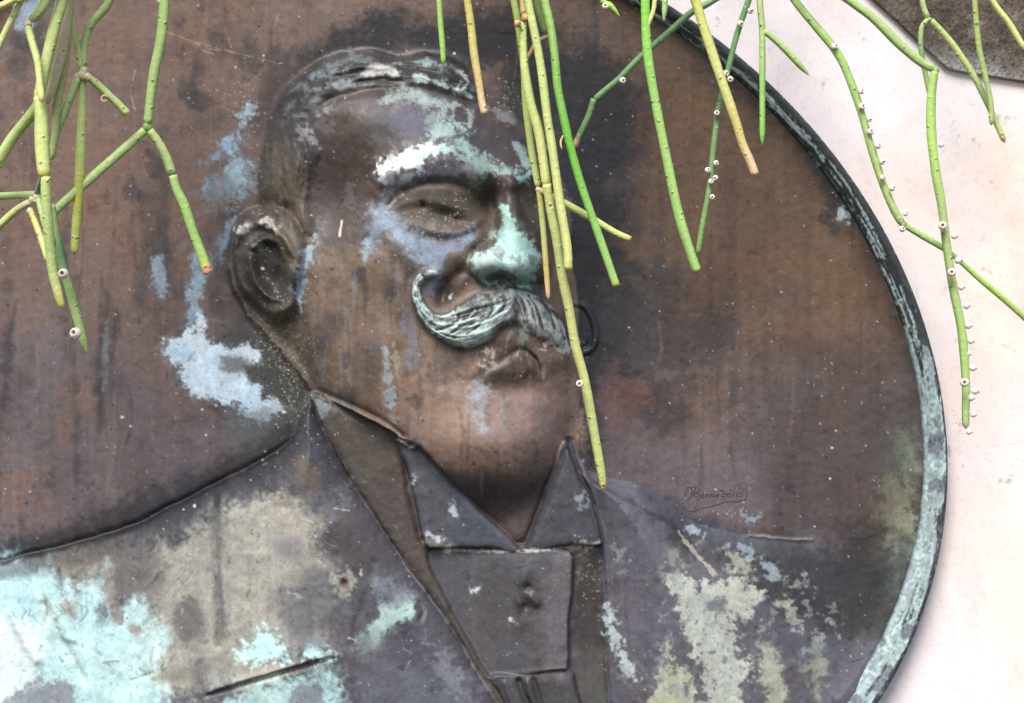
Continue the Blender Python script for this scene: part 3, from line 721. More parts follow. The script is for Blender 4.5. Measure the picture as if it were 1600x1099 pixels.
    patch("610,980 660,975 680,1010 650,1040 610,1020", (80, 76, 92), .7, 12, 12, 'm', chalk=.2)
    patch("680,1020 700,1015 720,1060 700,1080", (128, 132, 146), .5, 8, 10, gran=.4)
    patch("522,900 545,890 560,910 548,930 524,926", (158, 160, 146), .75, 4, 6, 'f', .3, .6)
    patch("536,904 546,904 546,918 538,918", (110, 78, 58), .9, 2, 2)
    patch("450,700 490,660 560,770 540,800 500,780 470,760", (74, 72, 80), .8, 14, 12, 'm', .1, .2)
    patch("460,720 490,720 510,760 490,770", (112, 92, 70), .6, 8, 9, 'm', .3, .2)
    patch("480,770 520,770 530,800 500,810", (106, 108, 120), .55, 10, 10, 'm', .4, .4)
    line("505,668 565,776 640,892 700,972 780,1105", 2.2, (160, 156, 158), .45, .9, .5, .4, 'm')
    line("588,880 574,930 562,980", 5, (92, 84, 90), .7, .5)
    patch("536,765 556,790 540,790", (112, 116, 136), .5, 6, 8)
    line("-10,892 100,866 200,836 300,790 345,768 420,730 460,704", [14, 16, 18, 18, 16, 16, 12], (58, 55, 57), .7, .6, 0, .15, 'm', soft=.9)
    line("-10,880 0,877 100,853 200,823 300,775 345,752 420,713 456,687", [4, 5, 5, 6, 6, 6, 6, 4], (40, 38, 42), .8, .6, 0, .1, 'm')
    for i in range(150):      # scuffs and scratches on the coat
        cx, cy = rnd.uniform(0, 700), rnd.uniform(780, 1099)
        if cy < 900-.32*cx+40 or cx > 560+.62*(cy-780): continue
        a_ = rnd.gauss(1.2, .7); L = rnd.uniform(5, 26)
        line([(cx, cy), (cx+L*.5*math.cos(a_)+rnd.gauss(0, 1), cy+L*.5*math.sin(a_)), (cx+L*math.cos(a_), cy+L*math.sin(a_))], rnd.uniform(.7, 2.4), rnd.choice([(112, 106, 108), (90, 84, 92), (206, 214, 206), (142, 130, 116), (120, 128, 130)]), rnd.uniform(.25, .65), .8, .3, .5)
    # right side of the jacket
    sd, w = sdf(JACKET_R, 3, 3); m = ss(-2, 2, sd)
    m = m*ss(1340, 1215, GX[w]-.6*(GY[w]-850)+25*N['l'][w])
    put(w, m*.92, (96, 92, 104), .15)
    put(w, m*.5*ss(.1, 1.3, N['l'][w]), (64, 60, 64), .1)
    put(w, m*.4*ss(.2, 1.3, N['x'][w]), (96, 86, 100), .2)
    patch("960,760 1040,800 1180,845 1400,850 1390,940 1300,1010 1230,980 1140,880 1040,830", (50, 46, 50), .88, 30, 22, "l", chalk=.1)
    patch("945,880 985,860 1000,960 985,1010 955,1000", (106, 96, 108), .6, 16, 12, 'l', chalk=.2)
    line("1005,768 1040,792 1080,820 1130,838 1200,850", [10, 14, 18, 18, 12], (60, 62, 72), .7, .5, 0, .1, 'm', soft=.8)
    patch("1052,905 1060,895 1085,910 1120,905 1160,895 1180,910 1185,940 1175,965 1150,970 1160,1010 1170,1060 1150,1110 1110,1110 1085,1040 1070,980 1056,950", LICH, .93, 4, 12, 'm', .18, .85)
    patch("1026,1050 1045,1005 1060,1040 1080,1060 1090,1120 1020,1120", (162, 164, 142), .92, 5, 9, 'm', .12, .85)
    patch("1105,940 1130,935 1130,955 1110,955", (88, 84, 92), .7, 5, 7, gran=.2)
    patch("1120,860 1150,890 1180,905 1170,880 1145,860", (150, 154, 138), .75, 4, 9, 'm', .45, .7)
    line("1060,832 1092,870 1130,906 1180,945", [2, 3, 4, 3], (172, 168, 150), .8, .7, .35, .7)
    patch("1040,865 1058,860 1064,890 1050,895", (136, 138, 124), .65, 4, 7, gran=.5)
    patch("1190,1010 1210,1010 1226,1050 1230,1110 1205,1110 1195,1060", (158, 162, 142), .85, 5, 8, 'm', .3, .8)
    patch("1222,945 1236,943 1250,975 1252,990 1240,980", (156, 156, 142), .8, 3, 6, 'f', .4, .7)
    patch("1262,1010 1282,1000 1290,1050 1272,1090", (140, 144, 124), .7, 5, 9, 'm', .5, .7)
    patch("944,950 956,948 970,990 986,1030 1000,1060 985,1055 962,1020 948,985", (170, 182, 182), .9, 3, 6, 'f', .25, .8)
    for pts in ("1146,850 1160,846 1180,862 1174,876 1160,866", "1190,880 1204,878 1214,896 1206,908 1194,896", "1078,824 1096,828 1100,840 1082,838", "1160,806 1176,804 1186,812 1172,818", "900,775 915,770 920,790 905,796"):
        patch(pts, (140, 160, 174), .7, 3, 6, 'f', .45, .6)
    line("1172,836 1210,841 1250,843 1275,846", [1, 2, 1.6, .8], (140, 130, 118), .5, .9, .5, .5)
    line("1040,1080 1060,1076 1080,1090", [4, 8, 4], (140, 150, 150), .6, .7, .4)
    for i in range(150):
        cx, cy = rnd.uniform(1030, 1190), rnd.uniform(895, 1100)
        r = abs(rnd.gauss(0, 1.3))+.5
        line([(cx, cy), (cx+rnd.gauss(0, r), cy+rnd.gauss(r, r))], r, (82, 78, 82), rnd.uniform(.3, .8), .7, .2)
    for i in range(26):
        cx, cy = rnd.uniform(960, 1320), rnd.uniform(860, 1099)
        r = rnd.uniform(3, 8)
        if cy < 845+.0*cx: continue
        patch([(cx-r, cy-r), (cx, cy-r*1.6), (cx+r*.8, cy), (cx+r, cy+r*1.8), (cx, cy+r)], (140, 144, 140), .5, 3, 8, 'f', .5, .6)
    # --- fine weathering over everything
    lum = (COL@np.array([.3, .55, .15], np.float32))[..., None]
    k = (.72+.22*ss(.4, .8, PAT)+.30*(PART == 0)*(PAT < .4)+.18*((PART == 1) | (PART == 4))*(PAT < .4))[..., None]
    COL[:] = (lum+(COL-lum)*k)*(1+.20*ss(.45, .85, PAT))[..., None]
    f = 1+.06*N['f']+.06*N['m']+.06*N['d']+.06*N['vf']
    f = f*(1-.35*ss(.85, 1.5, N['f2']))*(1-.22*ss(.7, 1.5, N['m2']))
    COL[:] = COL*np.clip(f, .45, 1.5)[..., None]
    cast = .04*N['l'][..., None]*np.array([1, 0, -1])
    COL[:] = COL*(1+cast)
    for i in range(110):      # rain tracks on the field
        cx, cy = rnd.uniform(0, 1400), rnd.uniform(-20, 760)
        L = rnd.uniform(30, 190); r = rnd.uniform(1.5, 6)
        if PART[np.searchsorted(YS, cy), np.searchsorted(XS, cx)] or PART[np.searchsorted(YS, min(1100, cy+L)), np.searchsorted(XS, cx)]: continue
        line([(cx, cy), (cx+rnd.gauss(0, 3), cy+L*.5), (cx+rnd.gauss(-3, 4), cy+L)], [r*.4, r, r*.3], rnd.choice([(58, 52, 52), (70, 60, 58), (132, 112, 100), (50, 48, 52)]), rnd.uniform(.15, .45), .9, .25, .1, 'm', soft=1.0)
    # lime spots and grit
    def dot(cx, cy, r, col, a):
        w = window([(cx-r, cy-r), (cx+r, cy+r)], 2.5)
        d = np.hypot((GX[w]-cx)*rnd.uniform(.75, 1.3), GY[w]-cy)
        put(w, a*ss(r+.9, r-.7, d), col, .9)
    for i in range(1100):
        dot(rnd.uniform(0, 1440), rnd.uniform(0, 1099), rnd.choice([.3, .4, .5, .6, .8, 1.2]), (206, 200, 194), rnd.uniform(.35, .95))
    for cx, cy, sx, sy, n in ((455, 560, 22, 45, 300), (425, 520, 24, 26, 130), (700, 345, 34, 14, 60), (735, 320, 22, 30, 40), (370, 150, 18, 22, 50), (920, 885, 16, 30, 90), (430, 410, 30, 40, 40), (790, 160, 14, 16, 50), (470, 640, 40, 50, 120), (850, 330, 40, 70, 50), (640, 330, 40, 50, 40), (400, 280, 20, 60, 60), (1150, 805, 12, 8, 14)):
        for i in range(n):
            dot(rnd.gauss(cx, sx), rnd.gauss(cy, sy), rnd.choice([.3, .4, .5, .7, 1.0]), (208, 198, 172), rnd.uniform(.4, .95))
    for cx, cy, r in ((534, 358, 2), (248, 1, 4), (412, 87, 3), (710, 83, 3), (443, 644, 4.2), (306, 790, 4), (191, 652, 3.6), (204, 666, 2.4), (322, 680, 2.6), (316, 640, 3), (368, 105, 2.6), (412, 420, 3.5), (1118, 765, 2.2), (1300, 700, 2.4), (1297, 748, 2.8)):
        dot(cx, cy, r*.62, (216, 212, 208), .9)
    line("537,346 534,360 533,370", 1.6, (226, 214, 196), .95, .2)
    for i in range(420):
        dot(rnd.uniform(0, 1440), rnd.uniform(0, 1099), rnd.choice([.6, .8, 1.0, 1.4, 2.0]), (44, 40, 40), rnd.uniform(.3, .8))
#</PAINT>
# ---------------------------------------------------------------- materials
def new_mat(name):
    m = bpy.data.materials.new(name); m.use_nodes = True
    nt = m.node_tree; b = nt.nodes['Principled BSDF']
    return m, nt, b
def node(nt, t, **kw):
    n = nt.nodes.new(t)
    for k, v in kw.items():
        if k in n.inputs: n.inputs[k].default_value = v
        else: setattr(n, k, v)
    return n
def mixc(nt, fac, a, b, blend='MIX'):
    n = nt.nodes.new('ShaderNodeMix'); n.data_type = 'RGBA'; n.blend_type = blend
    for s, v in ((0, fac), (6, a), (7, b)):
        if hasattr(v, 'links'): nt.links.new(v, n.inputs[s])
        else: n.inputs[s].default_value = v
    return n.outputs[2]
def ramp(nt, src, stops):
    n = nt.nodes.new('ShaderNodeValToRGB'); e = n.color_ramp.elements
    while len(e) < len(stops): e.new(.5)
    for i, (p, c) in enumerate(stops): e[i].position = p; e[i].color = (*c, 1) if len(c) == 3 else c
    nt.links.new(src, n.inputs[0]); return n.outputs[0]
def L3(c): return tuple(float(v) for v in lin(c))

def bronze_material():
    m, nt, b = new_mat('patinated_bronze')
    col = node(nt, 'ShaderNodeAttribute', attribute_name='patina')
    chk = node(nt, 'ShaderNodeAttribute', attribute_name='chalk')
    tc = node(nt, 'ShaderNodeTexCoord')
    n1 = node(nt, 'ShaderNodeTexNoise', Scale=900.0, Detail=4.0, Roughness=.65); nt.links.new(tc.outputs['Object'], n1.inputs['Vector'])
    n2 = node(nt, 'ShaderNodeTexNoise', Scale=260.0, Detail=5.0, Roughness=.6); nt.links.new(tc.outputs['Object'], n2.inputs['Vector'])
    g = ramp(nt, n1.outputs['Fac'], [(.30, (.66, .66, .66)), (.5, (1, 1, 1)), (.72, (1.0, 1.0, 1.0))])
    c = mixc(nt, .55, col.outputs['Color'], g, 'MULTIPLY')
    g2 = ramp(nt, n2.outputs['Fac'], [(.3, (.80, .79, .80)), (.7, (1.0, .99, .97))])
    c = mixc(nt, .6, c, g2, 'MULTIPLY')
    nt.links.new(c, b.inputs['Base Color'])
    r = node(nt, 'ShaderNodeMapRange'); r.inputs['To Min'].default_value = .38; r.inputs['To Max'].default_value = .85
    nt.links.new(chk.outputs['Fac'], r.inputs['Value'])
    ad = node(nt, 'ShaderNodeMath', operation='MULTIPLY_ADD'); nt.links.new(n2.outputs['Fac'], ad.inputs[0]); ad.inputs[1].default_value = .28
    sb = node(nt, 'ShaderNodeMath', operation='SUBTRACT'); nt.links.new(r.outputs[0], sb.inputs[0]); sb.inputs[1].default_value = .12
    nt.links.new(sb.outputs[0], ad.inputs[2]); nt.links.new(ad.outputs[0], b.inputs['Roughness'])
    sp = node(nt, 'ShaderNodeMapRange'); sp.inputs['To Min'].default_value = .30; sp.inputs['To Max'].default_value = .12
    nt.links.new(chk.outputs['Fac'], sp.inputs['Value']); nt.links.new(sp.outputs[0], b.inputs['Specular IOR Level'])
    bp = node(nt, 'ShaderNodeBump', Strength=.22, Distance=.0004); nt.links.new(n1.outputs['Fac'], bp.inputs['Height'])
    bp2 = node(nt, 'ShaderNodeBump', Strength=.25, Distance=.0008); nt.links.new(n2.outputs['Fac'], bp2.inputs['Height']); nt.links.new(bp.outputs[0], bp2.inputs['Normal'])
    nt.links.new(bp2.outputs[0], b.inputs['Normal'])
    return m
def marble_material():
    m, nt, b = new_mat('pale_marble')
    tc = node(nt, 'ShaderNodeTexCoord')
    def nz(s, d=5, r=.6, dist=0):
        n = node(nt, 'ShaderNodeTexNoise', Scale=s, Detail=d, Roughness=r, Distortion=dist); nt.links.new(tc.outputs['Object'], n.inputs['Vector']); return n.outputs['Fac']
    c = ramp(nt, nz(5, 4, .55, .4), [(.30, L3((240, 228, 226))), (.5, L3((236, 226, 226))), (.66, L3((242, 222, 208))), (.8, L3((232, 206, 194)))])
    v = ramp(nt, nz(14, 6, .62, .8), [(.36, (.86, .84, .85)), (.47, (1, 1, 1)), (1, (1, 1, 1))])
    c = mixc(nt, .5, c, v, 'MULTIPLY')
    s = ramp(nt, nz(70, 5, .7), [(.25, (.40, .37, .36)), (.37, (1, 1, 1)), (1, (1, 1, 1))])
    c = mixc(nt, .8, c, s, 'MULTIPLY')
    s2 = ramp(nt, nz(300, 3, .6), [(.3, (.82, .8, .8)), (.45, (1, 1, 1)), (1, (1, 1, 1))])
    c = mixc(nt, .5, c, s2, 'MULTIPLY')
    gr = ramp(nt, nz(9, 6, .7, 1.2), [(.30, (.80, .76, .75)), (.46, (1, 1, 1)), (1, (1, 1, 1))])
    c = mixc(nt, .6, c, gr, 'MULTIPLY')
    c = mixc(nt, 1.0, c, (.89, .865, .86, 1), 'MULTIPLY')
    nt.links.new(c, b.inputs['Base Color']); b.inputs['Roughness'].default_value = .55; b.inputs['Specular IOR Level'].default_value = .3
    bp = node(nt, 'ShaderNodeBump', Strength=.25, Distance=.002); nt.links.new(nz(60, 6, .65), bp.inputs['Height']); nt.links.new(bp.outputs[0], b.inputs['Normal'])
    return m
def stone_material():
    m, nt, b = new_mat('weathered_grey_stone')
    tc = node(nt, 'ShaderNodeTexCoord')
    def nz(s, d=5, r=.6):
        n = node(nt, 'ShaderNodeTexNoise', Scale=s, Detail=d, Roughness=r); nt.links.new(tc.outputs['Object'], n.inputs['Vector']); return n.outputs['Fac']
    sx = node(nt, 'ShaderNodeSeparateXYZ'); nt.links.new(tc.outputs['Object'], sx.inputs[0])
    # washed pale strip along the lower edge (which rises to the left), dark algae above it
    e1 = node(nt, 'ShaderNodeMath', operation='MULTIPLY_ADD'); nt.links.new(sx.outputs['X'], e1.inputs[0]); e1.inputs[1].default_value = .17; nt.links.new(sx.outputs['Z'], e1.inputs[2])
    e2 = node(nt, 'ShaderNodeMath', operation='MULTIPLY_ADD'); nt.links.new(nz(26, 6, .65), e2.inputs[0]); e2.inputs[1].default_value = .05; nt.links.new(e1.outputs[0], e2.inputs[2])
    mr = node(nt, 'ShaderNodeMapRange'); mr.inputs['From Min'].default_value = .243; mr.inputs['From Max'].default_value = .262; nt.links.new(e2.outputs[0], mr.inputs['Value'])
    c0 = ramp(nt, nz(60, 6, .7), [(.32, L3((56, 46, 38))), (.52, L3((92, 80, 68))), (.72, L3((140, 128, 116)))])
    c1 = ramp(nt, nz(40, 5, .6), [(.30, L3((118, 112, 108))), (.7, L3((176, 172, 168)))])
    c = mixc(nt, mr.outputs[0], c1, c0)
    g = ramp(nt, nz(420, 4, .7), [(.36, (.3, .28, .26)), (.52, (1, 1, 1)), (1, (1, 1, 1))])
    c = mixc(nt, .95, c, g, 'MULTIPLY')
    nt.links.new(c, b.inputs['Base Color']); b.inputs['Roughness'].default_value = .85
    bp = node(nt, 'ShaderNodeBump', Strength=.9, Distance=.002); nt.links.new(nz(240, 5, .7), bp.inputs['Height']); nt.links.new(bp.outputs[0], b.inputs['Normal'])
    return m
def stem_material():
    m, nt, b = new_mat('succulent_stem')
    col = node(nt, 'ShaderNodeAttribute', attribute_name='patina')
    tc = node(nt, 'ShaderNodeTexCoord')
    n1 = node(nt, 'ShaderNodeTexNoise', Scale=160.0, Detail=4.0, Roughness=.6); nt.links.new(tc.outputs['Object'], n1.inputs['Vector'])
    g = ramp(nt, n1.outputs['Fac'], [(.3, (.86, .88, .8)), (.7, (1.06, 1.05, 1.02))])
    c = mixc(nt, .7, col.outputs['Color'], g, 'MULTIPLY')
    vo = node(nt, 'ShaderNodeTexVoronoi', Scale=190.0); nt.links.new(tc.outputs['Object'], vo.inputs['Vector'])
    d = ramp(nt, vo.outputs['Distance'], [(.0, (.8, .8, .8)), (.07, (.8, .8, .8)), (.13, (0, 0, 0))])
    c = mixc(nt, d, c, (*L3((96, 74, 48)), 1))
    vo2 = node(nt, 'ShaderNodeTexVoronoi', Scale=110.0); mp = node(nt, 'ShaderNodeMapping'); mp.inputs['Location'].default_value = (3, 7, 1)
    nt.links.new(tc.outputs['Object'], mp.inputs[0]); nt.links.new(mp.outputs[0], vo2.inputs['Vector'])
    d2 = ramp(nt, vo2.outputs['Distance'], [(.0, (.7, .7, .7)), (.035, (.7, .7, .7)), (.07, (0, 0, 0))])
    c = mixc(nt, d2, c, (*L3((226, 222, 190)), 1))
    nt.links.new(c, b.inputs['Base Color']); b.inputs['Roughness'].default_value = .5; b.inputs['Specular IOR Level'].default_value = .35
    
    n2 = node(nt, 'ShaderNodeTexNoise', Scale=420.0, Detail=3.0); nt.links.new(tc.outputs['Object'], n2.inputs['Vector'])
    bp = node(nt, 'ShaderNodeBump', Strength=.5, Distance=.0008); nt.links.new(n2.outputs['Fac'], bp.inputs['Height'])
    hb = ramp(nt, vo.outputs['Distance'], [(.0, (1, 1, 1)), (.22, (0, 0, 0))]); bq = node(nt, 'ShaderNodeBump', Strength=.6, Distance=.0012); nt.links.new(hb, bq.inputs['Height']); nt.links.new(bp.outputs[0], bq.inputs['Normal'])
    nt.links.new(bq.outputs[0], b.inputs['Normal'])
    return m
def berry_material():
    m, nt, b = new_mat('white_berry')
    col = node(nt, 'ShaderNodeAttribute', attribute_name='patina'); nt.links.new(col.outputs['Color'], b.inputs['Base Color'])
    b.inputs['Roughness'].default_value = .3; b.inputs['Subsurface Weight'].default_value = .4; b.inputs['Subsurface Radius'].default_value = (1, .9, .8); b.inputs['Subsurface Scale'].default_value = .002
    return m
def plain(name, c, rough=.8):
    m, nt, b = new_mat(name)
    tc = node(nt, 'ShaderNodeTexCoord'); n = node(nt, 'ShaderNodeTexNoise', Scale=500.0, Detail=3.0); nt.links.new(tc.outputs['Object'], n.inputs['Vector'])
    k = ramp(nt, n.outputs['Fac'], [(.3, tuple(v*.7 for v in L3(c))), (.7, L3(c))]); nt.links.new(k, b.inputs['Base Color']); b.inputs['Roughness'].default_value = rough
    return m
M_BR, M_MA, M_ST, M_STEM, M_BER = bronze_material(), marble_material(), stone_material(), stem_material(), berry_material()
M_CUT = plain('engraved_line', (66, 56, 54)); M_DRY = plain('dried_flower', (70, 58, 50))

# ---------------------------------------------------------------- object helpers
def tag(o, label=None, cat=None, group=None, kind=None):
    if label: o['label'] = label
    if cat: o['category'] = cat
    if group: o['group'] = group
    if kind: o['kind'] = kind
    return o
def empty(name, loc=(0, 0, 0)):
    o = bpy.data.objects.new(name, None); o.location = loc; o.empty_display_size = .02; C.objects.link(o); return o
def mesh_np(name, verts, faces, mat, parent=None, col=None, chalk=None, normals=None, smooth=True):
    me = bpy.data.meshes.new(name)
    nf, k = faces.shape
    me.vertices.add(len(verts)); me.vertices.foreach_set('co', np.asarray(verts, np.float32).ravel())
    me.loops.add(nf*k); me.loops.foreach_set('vertex_index', faces.astype(np.int32).ravel())
    me.polygons.add(nf); me.polygons.foreach_set('loop_start', np.arange(0, nf*k, k, dtype=np.int32))
    me.update(calc_edges=True); me.validate()
    if smooth: me.polygons.foreach_set('use_smooth', np.ones(nf, bool))
    if col is not None:
        a = me.attributes.new('patina', 'FLOAT_COLOR', 'POINT')
        a.data.foreach_set('color', np.concatenate([col, np.ones((len(col), 1))], 1).astype(np.float32).ravel())
    if chalk is not None:
        a = me.attributes.new('chalk', 'FLOAT', 'POINT'); a.data.foreach_set('value', chalk.astype(np.float32))
    if normals is not None: me.normals_split_custom_set_from_vertices(normals.astype(np.float32))
    me.materials.append(mat)
    o = bpy.data.objects.new(name, me); C.objects.link(o)
    if parent: o.parent = parent
    return o
def W(px, py, h=0.0):     # plaque point -> world
    return ((px-800)*S, -h*S, (549.5-py)*S)
def Rv(px, py, z):        # a point z metres in front of the plaque, on the sight line through plaque point (px, py)
    k = (CAM_D-z)/CAM_D
    return Vector(((px-800)*S*k, -z, (549.5-py)*S*k))

# ---------------------------------------------------------------- marble wall and stone block
WALL_Y = 12*S
def slab(name, outline, y0, y1, mat, bevel=.0015, jitter=0):
    bm = bmesh.new(); rj = random.Random(3)
    f = [bm.verts.new((x+rj.gauss(0, jitter), y0, z+rj.gauss(0, jitter))) for x, z in outline]
    k = [bm.verts.new((v.co.x, y1, v.co.z)) for v in f]
    n = len(f)
    bm.faces.new(f); bm.faces.new(k[::-1])
    for i in range(n): bm.faces.new((f[i], k[i], k[(i+1) % n], f[(i+1) % n]))
    bmesh.ops.recalc_face_normals(bm, faces=bm.faces)
    if bevel: bmesh.ops.bevel(bm, geom=[e for e in bm.edges], offset=bevel, segments=2, affect='EDGES')
    me = bpy.data.meshes.new(name); bm.to_mesh(me); bm.free(); me.materials.append(mat)
    o = bpy.data.objects.new(name, me); C.objects.link(o); return o
wall = slab('marble_wall', [(-.75, -.62), (.75, -.62), (.75, .62), (-.75, .62)], WALL_Y, WALL_Y+.03, M_MA, 0)
tag(wall, 'pale pinkish white marble wall behind the bronze medallion', 'wall')
edge = P("1230,-125 1335,-30 1367,1 1398,30 1425,55 1452,81 1478,104 1490,109 1516,113 1545,118 1575,123 1610,128 1700,142 1850,165 1850,-330 1230,-330")
block = slab('stone_block', [(W(x, y)[0], W(x, y)[2]) for x, y in edge], WALL_Y-.0045, WALL_Y-.0003, M_ST, .0005, .00025)
tag(block, 'dark grey weathered stone block at the upper right corner of the marble', 'stone block')

# ---------------------------------------------------------------- the medallion
sculpt()
# which part every cell of the relief belongs to
PART = np.zeros((NY, NX), np.int8)
def mark(poly, k, cond=None, smooth=True):
    sd, w = sdf(poly, 2, 4, smooth); m = sd > 0
    if cond is not None: m &= cond(GX[w], GY[w])
    PART[w][m] = k
mark(HEAD, 1); mark(HAIRTOP, 2); mark(EAR, 4); mark(MOU_R, 3); mark(MOU_POLY, 3)
d_, t_, _ = seg_field(spline(P("896,474 912,478 925,496 931,522 926,542 914,551 904,546"), 5), (slice(0, NY), slice(0, NX)), False)
PART[d_ < 6] = 3
d_, t_, _ = seg_field(spline(P("594,274 612,252 645,236 685,232 722,242 756,260"), 5), (slice(0, NY), slice(0, NX)), False)
PART[d_ < 12] = 12
mark(SHIRT, 8); mark(COLLAR_SIDE, 5); mark(CRAVAT, 9); mark(CRAVAT_LOW, 9); mark(WING_R, 7); mark(WING_L, 6)
mark(JACKET_L, 10); mark(JACKET_R, 10)
mark(LAPEL_L, 11); sdj = sdf_at(JACKET_L, (slice(0, NY), slice(0, NX))); PART[(PART == 11) & (sdj <= 0)] = 8
mark(P("905,735 940,760 1000,790 1052,822 1092,872 1180,950 1260,1040 1330,1160 1300,1400 985,1500 960,1200 950,1050 945,900 930,790"), 13)
PART[(PART == 8) & (GX < 888)] = 9
PART[(PART == 8) & (GX > 840)] = 14
paint_all()
med = empty('bronze_medallion', W(570, 1430, -12))
tag(med, 'large oval bronze relief medallion with the bust of a moustached man, brown and green patina', 'medallion')
gy_, gx_ = np.gradient(H, YS, XS)
nrm = np.stack([-gx_, -np.ones_like(H), gy_], -1); nrm /= np.linalg.norm(nrm, axis=-1, keepdims=True)
taper = 1-.0003*blur(blur(H, 8), 8)      # the bust is slightly narrower at its crown than at its base, about its own axis
vx = (680-800+(GX-680)*taper)*S; vz = (549.5-540-(GY-540)*taper)*S; vy = -H*S
allv = np.stack([vx, vy, vz], -1).reshape(-1, 3)
keep = (RIN > -14)
cell = keep[:-1, :-1] & keep[1:, :-1] & keep[:-1, 1:] & keep[1:, 1:]
cp = PART[:-1, :-1]
idx = np.arange(NX*NY).reshape(NY, NX)
quad = np.stack([idx[:-1, :-1], idx[1:, :-1], idx[1:, 1:], idx[:-1, 1:]], -1)
base = np.array(med.location)
def relief(name, k, parent):
    f = quad[cell & (cp == k)]
    u, inv = np.unique(f, return_inverse=True)
    off = base
    p = parent
    while p is not None and p is not med: p = p.parent
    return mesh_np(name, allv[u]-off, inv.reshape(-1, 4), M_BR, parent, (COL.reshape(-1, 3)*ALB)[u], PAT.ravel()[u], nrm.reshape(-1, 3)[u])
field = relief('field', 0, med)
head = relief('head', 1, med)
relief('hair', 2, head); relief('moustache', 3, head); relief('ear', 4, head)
relief('eyebrow', 12, head)['label'] = 'eyebrow crusted with white patina'
relief('shirt', 14, med)
collar = relief('shirt_collar', 5, med); relief('collar_wing', 6, collar); relief('collar_wing', 7, collar)
relief('cravat', 9, med)
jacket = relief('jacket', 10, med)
relief('lapel', 11, jacket); relief('lapel', 13, jacket)

